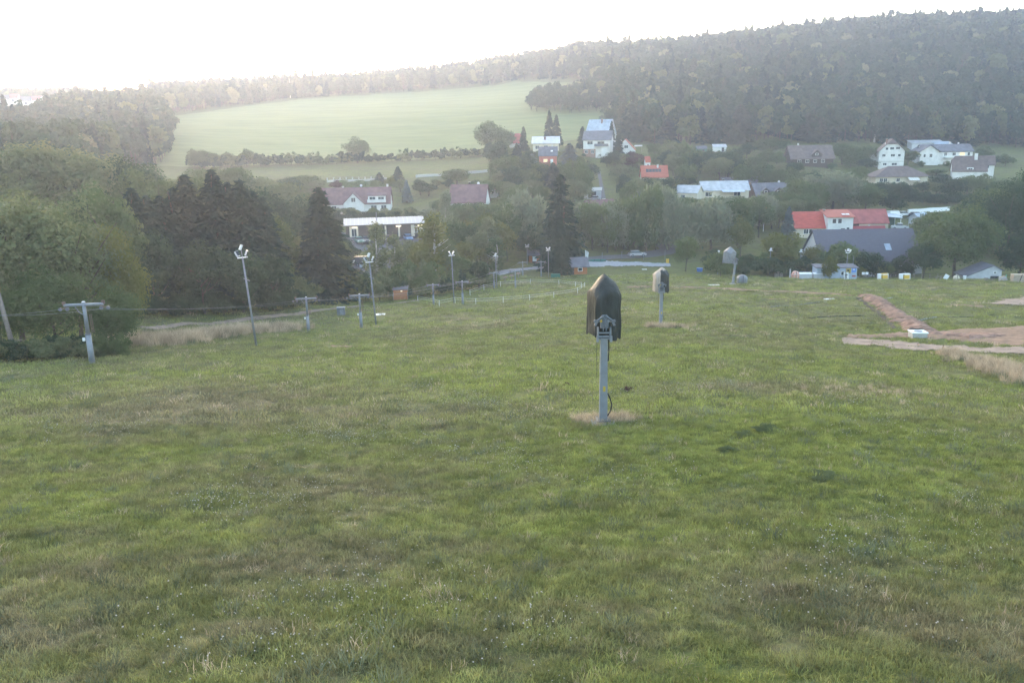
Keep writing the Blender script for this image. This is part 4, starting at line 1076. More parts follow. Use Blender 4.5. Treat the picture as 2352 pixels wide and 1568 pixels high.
MB().tube((3.85, .9, 2.6), (3.85, .9, 4.6), .04).build('antenna', galv, o)
o = hse('white board with black cross marks leaning before the blue hut', 1943, 160.2, R_(-8), 'leaning_board', 'board', None)
MB().box((0, 0, .72), (.95, .06, 1.5), 0, Matrix.Rotation(-.12, 3, 'Y')).build('panel', wht, o)
MB().box((0, -.05, .75), (.12, .03, 1.1), 0, Matrix.Rotation(-.12, 3, 'Y')).build('mark', blk, o); MB().box((-.02, -.07, .95), (.6, .03, .12), 0, Matrix.Rotation(-.12, 3, 'Y')).build('mark', blk, o)
# --- light grey gabled shed at the right
o = hse('light grey gabled shed under the big walnut tree', 2246, 164, R_(-4), 'shed', 'shed')
q = MB().prism([(-3.3, -1.5), (3.3, -1.5), (3.3, 2.0), (1.6, 2.9), (-3.3, .9)], -2.4, 2.4, 'y'); q.build('wall', W_grey, o)
r = MB()
r.prism([(1.6, 2.92), (3.7, 1.8), (3.7, 1.95), (1.6, 3.07)], -2.7, 2.7, 'y'); r.prism([(-3.7, .72), (1.6, 2.92), (1.6, 3.07), (-3.7, .87)], -2.7, 2.7, 'y'); r.build('roof', R_grey, o)
win(o, I4, 'f', 2.0, 1.55, .5, .35, 6.6, 4.8); win(o, I4, 'f', 2.0, .45, 1.4, .7, 6.6, 4.8, None, W_darkwood)
# --- log cabins by the lift
o = hse('orange timber cabin with dark roof beyond the lift end', 1240, 190, R_(-6), 'cabin', 'cabin', 'timber cabins')
gable(o, I4, 4.8, 3.6, 1.9, 1.2, wood_o, R_grey, .4); door(o, I4, 'f', -1.2, .8, 1.6, 4.8, 3.6); win(o, I4, 'f', .9, 1.2, .8, .7, 4.8, 3.6)
MB().box((-1.1, -1.86, .9), (.9, .05, 1.1)).build('white_notice', wht, o)
o = hse('orange timber cabin half hidden by the tall spruce', 1322, 171, R_(8), 'cabin', 'cabin', 'timber cabins')
gable(o, I4, 4.2, 3.4, 2.0, 1.4, wood_o, R_grey, .45); win(o, I4, 'f', .6, 1.2, .8, .7, 4.2, 3.4); door(o, I4, 'f', -1.1, .8, 1.6, 4.2, 3.4)
for i in range(3): MB().box((2.2 + i*.22, .2, 3.6), (.10, .5, 2.6 - i*.4), 0, Matrix.Rotation(.08*i, 3, 'Y')).build('white_banner', wht, o)
o = hse('small orange timber hut with a lit lamp left of the paddock', 921, 134.5, R_(4), 'lift_hut', 'hut', 'timber cabins')
shed_roof(o, I4, 2.3, 1.8, 1.75, 2.0, wood_o, R_grey, .15, .6)
for i in range(6): MB().box((0, -.915, .15 + i*.29), (2.28, .03, .03)).build('board_joint', W_darkwood, o)
MB().box((.2, -1.0, 1.55), (.3, .12, .12)).build('lamp', bulb, o)
for s in (-1, 1): MB().box((s*1.2, -.9, .6), (.10, .14, 1.5), 0, Matrix.Rotation(s*-.08, 3, 'Y')).build('post', wood_g, o)
o = hse('grey metal cabinet standing by the forest path', 784, 112, R_(5), 'cabinet', 'cabinet', None)
MB().box((0, 0, .45), (1.05, .8, 1.3)).build('body', galvd, o); MB().box((0, 0, 1.13), (1.15, .9, .06)).build('lid', galv, o); MB().box((.15, -.42, .5), (.5, .03, .8)).build('door', galv, o)

# ------------------------------------------------------------------ garden walls and fences
def wall_run(name, label, pts, h, th, m, pm=None, step=None, cat='wall'):
    """pts: (px, Y); low wall following the ground, with posts"""
    p = resample([gp(a, b) for a, b in pts], 30); c0 = Vector((p[0][0], p[0][1], g1(*p[0])))
    o = thing(name, label, cat, c0)
    q = MB()
    for i in range(len(p) - 1):
        a = Vector((p[i][0], p[i][1], g1(*p[i]))) - c0; b = Vector((p[i+1][0], p[i+1][1], g1(*p[i+1]))) - c0
        d = (b - a); nrm = Vector((-d.y, d.x, 0)).normalized() * th/2
        q.add([a - nrm - Vector((0,0,.6)), b - nrm - Vector((0,0,.6)), b + nrm - Vector((0,0,.6)), a + nrm - Vector((0,0,.6)), a - nrm + Vector((0,0,h)), b - nrm + Vector((0,0,h)), b + nrm + Vector((0,0,h)), a + nrm + Vector((0,0,h))],
              [(3,2,1,0),(4,5,6,7),(0,1,5,4),(1,2,6,5),(2,3,7,6),(3,0,4,7)])
    q.build('wall_body', m, o)
    if pm:
        for i in range(0, len(p), step or 3):
            a = Vector((p[i][0], p[i][1], g1(*p[i]))) - c0
            MB().box((a.x, a.y, a.z + h*.5 + .35), (.36, .36, h + .9)).build('pillar', pm, o)
        for hh in (.55, .95):
            q = MB(); q.path([Vector((x, y, g1(x, y) + h + hh - .1)) - c0 for x, y in p], .05, 4); q.build('rail', rust, o)
    return o
wall_run('garden_fence', 'pale pillared garden fence above the long maroon roofed house', [(752, 286), (890, 294)], .7, .3, conc, conc, 3, 'fence')
wall_run('garden_fence', 'short pale pillared fence behind the left trees', [(632, 278), (665, 280)], .7, .3, conc, conc, 8, 'fence')
wall_run('garden_wall', 'long grey garden wall right of the conifer clump', [(955, 296), (1120, 300)], .9, .3, conc)
wall_run('retaining_wall', 'long pale retaining wall behind the parked cars at right', [(2085, 247), (2180, 252)], 1.2, .4, wht)
wall_run('terrace_wall', 'low pale terrace wall below the forest edge', [(1585, 338), (1660, 342)], .5, .4, conc)
# dark rail fence along the foot of the slope
fo = thing('rail_fence', 'dark rail fence along the foot of the slope', 'fence', gp(1960, 164)); c0 = fo.location.copy()
pp = [gp(px, 165) for px in range(1955, 2180, 18)]
for p in pp: MB().box(p - c0 + Vector((0, 0, .5)), (.10, .10, 1.3)).build('post', wood_g, fo)
for hh in (.5, 1.0): MB().path([p - c0 + Vector((0, -.07, hh)) for p in pp], .04, 5).build('rail', W_darkwood, fo)

# ------------------------------------------------------------------ vehicles
def car(px, Y, rz, paint, label, kind='hatch', name='parked_car', cat='car'):
    b = gp(px, Y); b.z += .10
    o = thing(name, label, cat, b, rz, 'parked vehicles')
    L, W = (4.2, 1.75) if kind != 'van' else (5.2, 2.0)
    if kind == 'hatch':
        body = [(-2.1,.35),(2.1,.35),(2.12,.62),(2.0,.82),(1.0,.95),(-1.9,.98),(-2.1,.7)]
        cab = [(-1.95,.95),(1.05,.93),(.35,1.42),(-1.45,1.45)]
    elif kind == 'pickup':
        body = [(-2.3,.45),(2.2,.45),(2.22,.75),(2.05,.98),(1.1,1.08),(-2.25,1.05)]
        cab = [(-.7,1.05),(1.1,1.05),(.55,1.62),(-.55,1.64)]
    else:
        body = [(-2.6,.4),(2.6,.4),(2.62,.8),(2.3,1.05),(1.7,1.2),(-2.6,1.2)]
        cab = [(-2.58,1.18),(1.72,1.18),(1.1,2.05),(-2.5,2.1)]
    bd = MB().prism([(u, z) for u, z in body], -W/2, W/2, 'y').build('body', paint, o)
    mb = MB(); n = len(cab)
    q = [(u, s*(W/2 - (.05 if z < 1.2 else .17)), z) for s in (-1, 1) for u, z in cab]
    mb.add(q, [tuple(range(n)), tuple(range(2*n-1, n-1, -1))] + [(i, i+n, (i+1) % n + n, (i+1) % n) for i in range(n)]); mb.build('cabin', paint if kind == 'van' else glassd, o)
    zt = max(z for _, z in cab); us = [u for u, z in cab if z > 1.3]
    MB().box(((us[0]+us[-1])/2, 0, zt), (abs(us[0]-us[-1]) + .1, W - .36, .06)).build('roof', paint, o)
    if kind == 'van':
        MB().box((1.48, 0, 1.6), (.06, W - .4, .62), 0, Matrix.Rotation(-.6, 3, 'Y')).build('windscreen', glassd, o)
    if kind == 'pickup': MB().box((-1.45, 0, 1.07), (1.4, W - .3, .04)).build('load_bed', blk, o)
    for x in (-L*.31, L*.31):
        for s in (-1, 1):
            wl = MB().tube((x, s*(W/2 - .16), .33), (x, s*(W/2 + .02), .33), .33, None, 14).build('wheel', blk, o)
            MB().tube((x, s*(W/2 - .02), .33), (x, s*(W/2 + .04), .33), .19, None, 10).build('rim', galv, wl)
    for s in (-1, 1):
        MB().box((L/2 + .0, s*.58, .72), (.06, .32, .15)).build('headlight', wht, o); MB().box((-L/2 - .02, s*.62, .78), (.06, .22, .18)).build('tail_light', R_dred, o)
    return o
paint = lambda n_, c: mat('paint_' + n_, c, .3, .03, 2, spec=.6, metal=.1)
car(826, 203, R_(-70), paint('green', (.10, .20, .17)), 'green car parked below the left lit lamp of the depot')
car(842, 204, R_(-75), paint('dark', (.05, .055, .065)), 'dark car parked right of the green car')
car(889, 206, R_(-75), paint('black', (.035, .035, .04)), 'black car parked half hidden by the birch leaves')
car(938, 208.5, R_(-72), paint('blue', (.16, .26, .46)), 'light blue car parked under the right end of the depot')
car(848, 184, R_(15), paint('white', (.70, .71, .73)), 'white car on the lower car park')
car(864, 187, R_(20), paint('white', (.70, .71, .73)), 'white car behind the middle floodlight on the lower car park', 'pickup')
car(838, 186, R_(10), paint('dark', (.05, .055, .065)), 'dark four wheel drive on the lower car park', 'van')
car(800, 184, R_(60), paint('white', (.70, .71, .73)), 'white car peeping out right of the tall spruce')
car(933, 186, R_(75), paint('white', (.70, .71, .73)), 'white van parked among the birches', 'van', 'parked_van', 'van')
car(1463, 196, R_(8), paint('silver', (.34, .34, .37)), 'silver car parked under the trees by the gravel yard')
car(2066, 224, R_(160), paint('white', (.70, .71, .73)), 'white pickup standing beside the carport', 'pickup', 'parked_pickup', 'pickup')
car(2052, 240, R_(25), paint('white', (.70, .71, .73)), 'white van parked below the retaining wall', 'van', 'parked_van', 'van')
car(2075, 243, R_(20), paint('white', (.70, .71, .73)), 'white car parked below the retaining wall')
car(2104, 242, R_(20), paint('dark', (.05, .055, .065)), 'dark car parked below the retaining wall')
car(2028, 231, R_(80), paint('red', (.40, .08, .06)), 'red car under the carport roof')
car(1368, 258, R_(70), paint('silver', (.34, .34, .37)), 'silver car parked beside the village lane')

# ------------------------------------------------------------------ small things at the foot of the slope
def lump(px, Y, dims, m, label, name, cat, seed, rz=0., parts=None, group=None):
    """a draped or bundled shape: a rough rounded block with strap"""
    rs = random.Random(seed); b = gp(px, Y); o = thing(name, label, cat, b, rz, group)
    n, kk = 18, 8; V = []; F = []
    for k in range(kk + 1):
        t = k / kk; rr = (1 - max(0, t - .55)**2 * 4.2)**.5 if t > .55 else 1 - .12*(.55 - t)
        for i in range(n):
            a = 2*math.pi*i/n; c, s = math.cos(a), math.sin(a); j = 1 + rs.uniform(-.05, .05)
            V.append((math.copysign(abs(c)**.6, c)*dims[0]/2*rr*j, math.copysign(abs(s)**.6, s)*dims[1]/2*rr*j, t*dims[2]*(1 + rs.uniform(-.02, .02)) - .1))
    for k in range(kk):
        for i in range(n): F.append((k*n+i, k*n+(i+1) % n, (k+1)*n+(i+1) % n, (k+1)*n+i))
    F.append(tuple(kk*n+i for i in range(n)))
    MB().add(V, F).build('bundle', m, o, True)
    MB().box((0, 0, dims[2]*.45), (.06, dims[1]*1.03, dims[2]*.9)).build('strap', blk, o)
    return o
lump(1704, 146, (1.9, 1.5, 1.55), tarpb, 'grey tarpaulin covered machine beside the farthest snow gun', 'covered_machine', 'covered machine', 1)
lump(1788, 166, (1.8, 1.2, 1.2), wood_g, 'brown covered bale left of the fence post', 'covered_bale', 'bale', 2, 0, None, 'covered bales')
lump(1845, 167, (1.4, 1.2, 1.3), tarpt, 'brown covered bale behind the white lidded bins', 'covered_bale', 'bale', 3, 0, None, 'covered bales')
o = lump(1826, 162, (1.5, 1.3, 1.6), mat('orange_netting', (.55, .16, .06), .8, .3, 4, col2=(.62, .52, .48)), 'round bundle of orange and white safety netting', 'netting_bundle', 'netting', 4)
for px, w_, lab in ((1849, 2.4, 'grey bin with white lid next to the orange netting'), (1879, 2.05, 'grey bin with white lid beside the yellowish bush')):
    b = gp(px, 162); o = thing('storage_bin', lab, 'bin', b, R_(-4), 'white lidded bins')
    MB().box((0, 0, .45), (w_, .95, 1.15)).build('body', W_grey, o); MB().prism([(-.52, 1.02), (.52, 1.12), (.52, 1.26), (-.52, 1.10)], -w_/2 - .04, w_/2 + .04, 'x').build('lid', wht, o)
b = gp(1814, 161.5); o = thing('fence_post', 'white grey post left of the orange netting', 'post', b)
MB().box((0, 0, .8), (.2, .16, 2.1)).build('stake', W_grey, o); MB().box((0, 0, 1.87), (.24, .2, .05)).build('cap', conc, o)
ylw = mat('yellow_canvas', (.66, .40, .05), .6, .08, 3)
for px, Y, lab in ((2027, 161, 'white and yellow crash mattress left of the other one'), (2077, 159.5, 'white and yellow crash mattress right of the other one')):
    b = gp(px, Y); o = thing('crash_mattress', lab, 'mattress', b, R_(-6), 'white and yellow crash mattresses')
    tl = Matrix.Rotation(-.06, 3, 'Y')
    MB().box((0, 0, .62), (1.95, .7, 1.1), 0, tl).build('pad', wht, o)
    MB().box((.22, -.36, .58), (1.25, .05, .75), 0, tl).build('yellow_panel', ylw, o); MB().box((-.28, -.40, .6), (.12, .05, 1.0), 0, tl).build('strap', blk, o)
    MB().box((.22, -.02, 1.18), (1.2, .72, .05), 0, tl).build('top_panel', ylw if px < 2050 else wht, o)
o = thing('twin_box', 'pair of small white boxes on the dark rail fence', 'box', gp(1986, 164.4))
for s in (-1, 1):
    bx = MB().box((s*.36, 0, 1.05), (.5, .3, .5)).build('box_body', wht, o)
MB().box((0, .2, .4), (.1, .1, 1.2)).build('post', wood_g, o)
b = gp(2173, 158.5); o = thing('tilted_board', 'white board tilted in the weeds under the walnut tree', 'board', b, R_(-20))
MB().box((0, 0, .55), (.8, .05, .95), 0, Matrix.Rotation(.45, 3, 'Y')).build('panel', wht, o); MB().box((.1, .2, .2), (.06, .06, .8)).build('prop', wood_g, o)
lump(2196, 158.5, (1.1, .8, 1.0), W_cream, 'cream coloured sack standing in the weeds', 'sack', 'sack', 6)
b = gp(2215, 158.5); o = thing('bucket', 'white bucket right of the cream sack', 'bucket', b)
MB().tube((0,0,-.1), (0,0,.75), .24, .30, 14).build('pail', wht, o); MB().tube((0,0,.75), (0,0,.80), .33, None, 14).build('rim', wht, o)
b = gp(2155, 157.5); o = thing('wooden_trestle', 'grey wooden trestle leaning left of the white board', 'trestle', b)
for s in (-1, 1): MB().box((s*.4, 0, .35), (.12, .10, 1.0), 0, Matrix.Rotation(s*.5, 3, 'Y')).build('leg', wood_g, o)
MB().box((0, 0, .72), (1.0, .12, .1)).build('top_bar', wood_g, o)
# stack of boards at the right edge
b = gp(2350, 150); o = thing('board_stack', 'stack of pale boards tied with dark straps at the right edge', 'boards', b, R_(-4))
for i in range(6):
    for j in range(3): MB().box((RND.uniform(-.08, .08), -.35 + j*.36, .08 + i*.27), (4.2, .33, .19)).build('board', wood_p, o)
for x in (-.8, .7): MB().box((x, -.56, .75), (.10, .04, 1.6), 0, Matrix.Rotation(.25, 3, 'Y')).build('strap', blk, o)
for i in range(6): MB().box((0, .0, .21 + i*.27 - .005), (.1, 1.0, .06)).build('spacer', wood_g, o)
b = gp(2303, 155); o = thing('plank_pile', 'low pile of pale planks left of the board stack', 'planks', b, R_(10))
for i in range(4): MB().box((0, i*.1 - .1, .15 + i*.2), (1.6 - i*.15, .6, .12), 0, Matrix.Rotation(-.12 - .03*i, 3, 'Y')).build('plank', wood_p if i % 2 else W_grey, o)
MB().tube((.55, -.1, .85), (.55, -.1, 1.25), .08, .04, 8).build('green_bottle', mat('green_glass', (.1, .45, .3), .3, .05, 3), o)
b = gp(2265, 157); o = thing('log_pile', 'heap of short brown logs before the grey shed', 'logs', b)
for i in range(26):
    x = RND.uniform(-1.4, 1.4); z = RND.uniform(0, .55) * (1 - abs(x)/1.9); MB().tube((x, -.3 + RND.uniform(-.1,.1), z), (x + RND.uniform(-.3,.3), .4, z + RND.uniform(-.05,.1)), .10, .09, 7).build('log', wood_pole if i % 2 else wood_g, o)
# green tarpaulin roll, blue tub, orange bin at the yard
b = gp(1371, 189); o = thing('tarpaulin_roll', 'long dark green tarpaulin roll on the white gravel', 'tarpaulin', b, R_(2))
gt = mat('green_tarp', (.03, .13, .10), .5, .15, 3)
q = MB()
for k in range(12):
    x0, x1 = -2.1 + k*.35, -2.1 + (k+1)*.35; r0 = .36 * min(1, .55 + .45*math.sin(math.pi*k/12) * 1.3); r1 = .36 * min(1, .55 + .45*math.sin(math.pi*(k+1)/12) * 1.3)
    q.tube((x0, 0, .28), (x1, 0, .28), r0, r1, 12, k in (0, 11))
q.build('roll', gt, o, True); MB().tube((-.7, 0, .28), (-.6, 0, .28), .37, None, 12).build('strap', blk, o); MB().tube((.8, 0, .28), (.9, 0, .28), .37, None, 12).build('strap', blk, o)
b = gp(1607, 174); o = thing('blue_tub', 'bright blue tub under the bushes', 'tub', b)
MB().tube((0,0,-.1), (0,0,.7), .55, .65, 16).build('tub', mat('blue_plastic', (.05, .16, .48), .4, .05, 3), o); MB().tube((0,0,.7), (0,0,.76), .70, None, 16).build('rim', mat('blue_plastic', (.05, .16, .48)), o)
b = gp(1533, 189); o = thing('orange_bin', 'small orange bin at the end of the gravel yard', 'bin', b)
MB().box((0,0,.4), (.6,.5,.9)).build('body', ylw, o); MB().box((0,0,.88), (.66,.56,.08)).build('lid', ylw, o)
b = gp(1276, 163); o = thing('green_trolley', 'dark green covered sled near the far pylon', 'sled', b)
MB().box((0,0,.4), (1.8,.9,.7)).build('load', gt, o); MB().box((0,0,.02), (2.0,.8,.12)).build('runner', wood_g, o)
# table benches by the lift end
for i, (px, lab) in enumerate(((1160, 'mushroom shaped feeder left of three by the gravel path'), (1175, 'middle mushroom shaped feeder by the gravel path'), (1191, 'mushroom shaped feeder right of three by the gravel path'))):
    b = gp(px, 158 + i*2); o = thing('feeder_table', lab, 'table', b, 0, 'three feeders by the gravel path')
    MB().tube((0,0,-.2), (0,0,.8), .09, .07, 8).build('stem', wood_g, o); MB().tube((0,0,.78), (0,0,.95), .55, .25, 14).build('top', W_brick, o)
# level crossing signal with two red lamps
redl = mat('red_lamp', (.8, .05, .05), .4, .05, 3, emit=(1.0, .05, .06), es=.16)
b = gp(1753, 222); o = thing('crossing_signal', 'level crossing signal with two lit red lamps among the trees', 'signal', b)
hs = zat(1753, 478, 222) - b.z
MB().tube((0,0,-.3), (0,0,hs + .6), .07, .06, 8).build('post', wht, o); MB().box((0, -.1, hs), (1.5, .08, .62)).build('backing_board', blk, o)
for s in (-1, 1): MB().tube((s*.47, -.24, hs), (s*.47, -.14, hs), .22, None, 14).build('lamp', redl, o)
# far white houses in the haze at upper left
for i, (px, Y, sx) in enumerate(((10, 640, 7.5), (36, 655, 6.5), (62, 640, 7), (88, 650, 8.5), (112, 660, 7), (134, 655, 6.5))):
    b = gp(px, Y); o = thing('far_house', ['far pale house at the left picture edge', 'second far pale house from the left edge', 'third far pale house from the left edge', 'far pale house left of the hazy wood top', 'fifth far pale house from the left, in the haze', 'sixth far pale house from the left, in the haze'][i], 'house', b, R_(RND.uniform(-40, 40)), 'far houses in the haze')
    gable(o, I4, sx, 6, 4.6, 2.8, W_white, R_dusk if i % 2 else R_grey); win(o, I4, 'f', 0, 2.6, 1.4, 1.4, sx, 6)
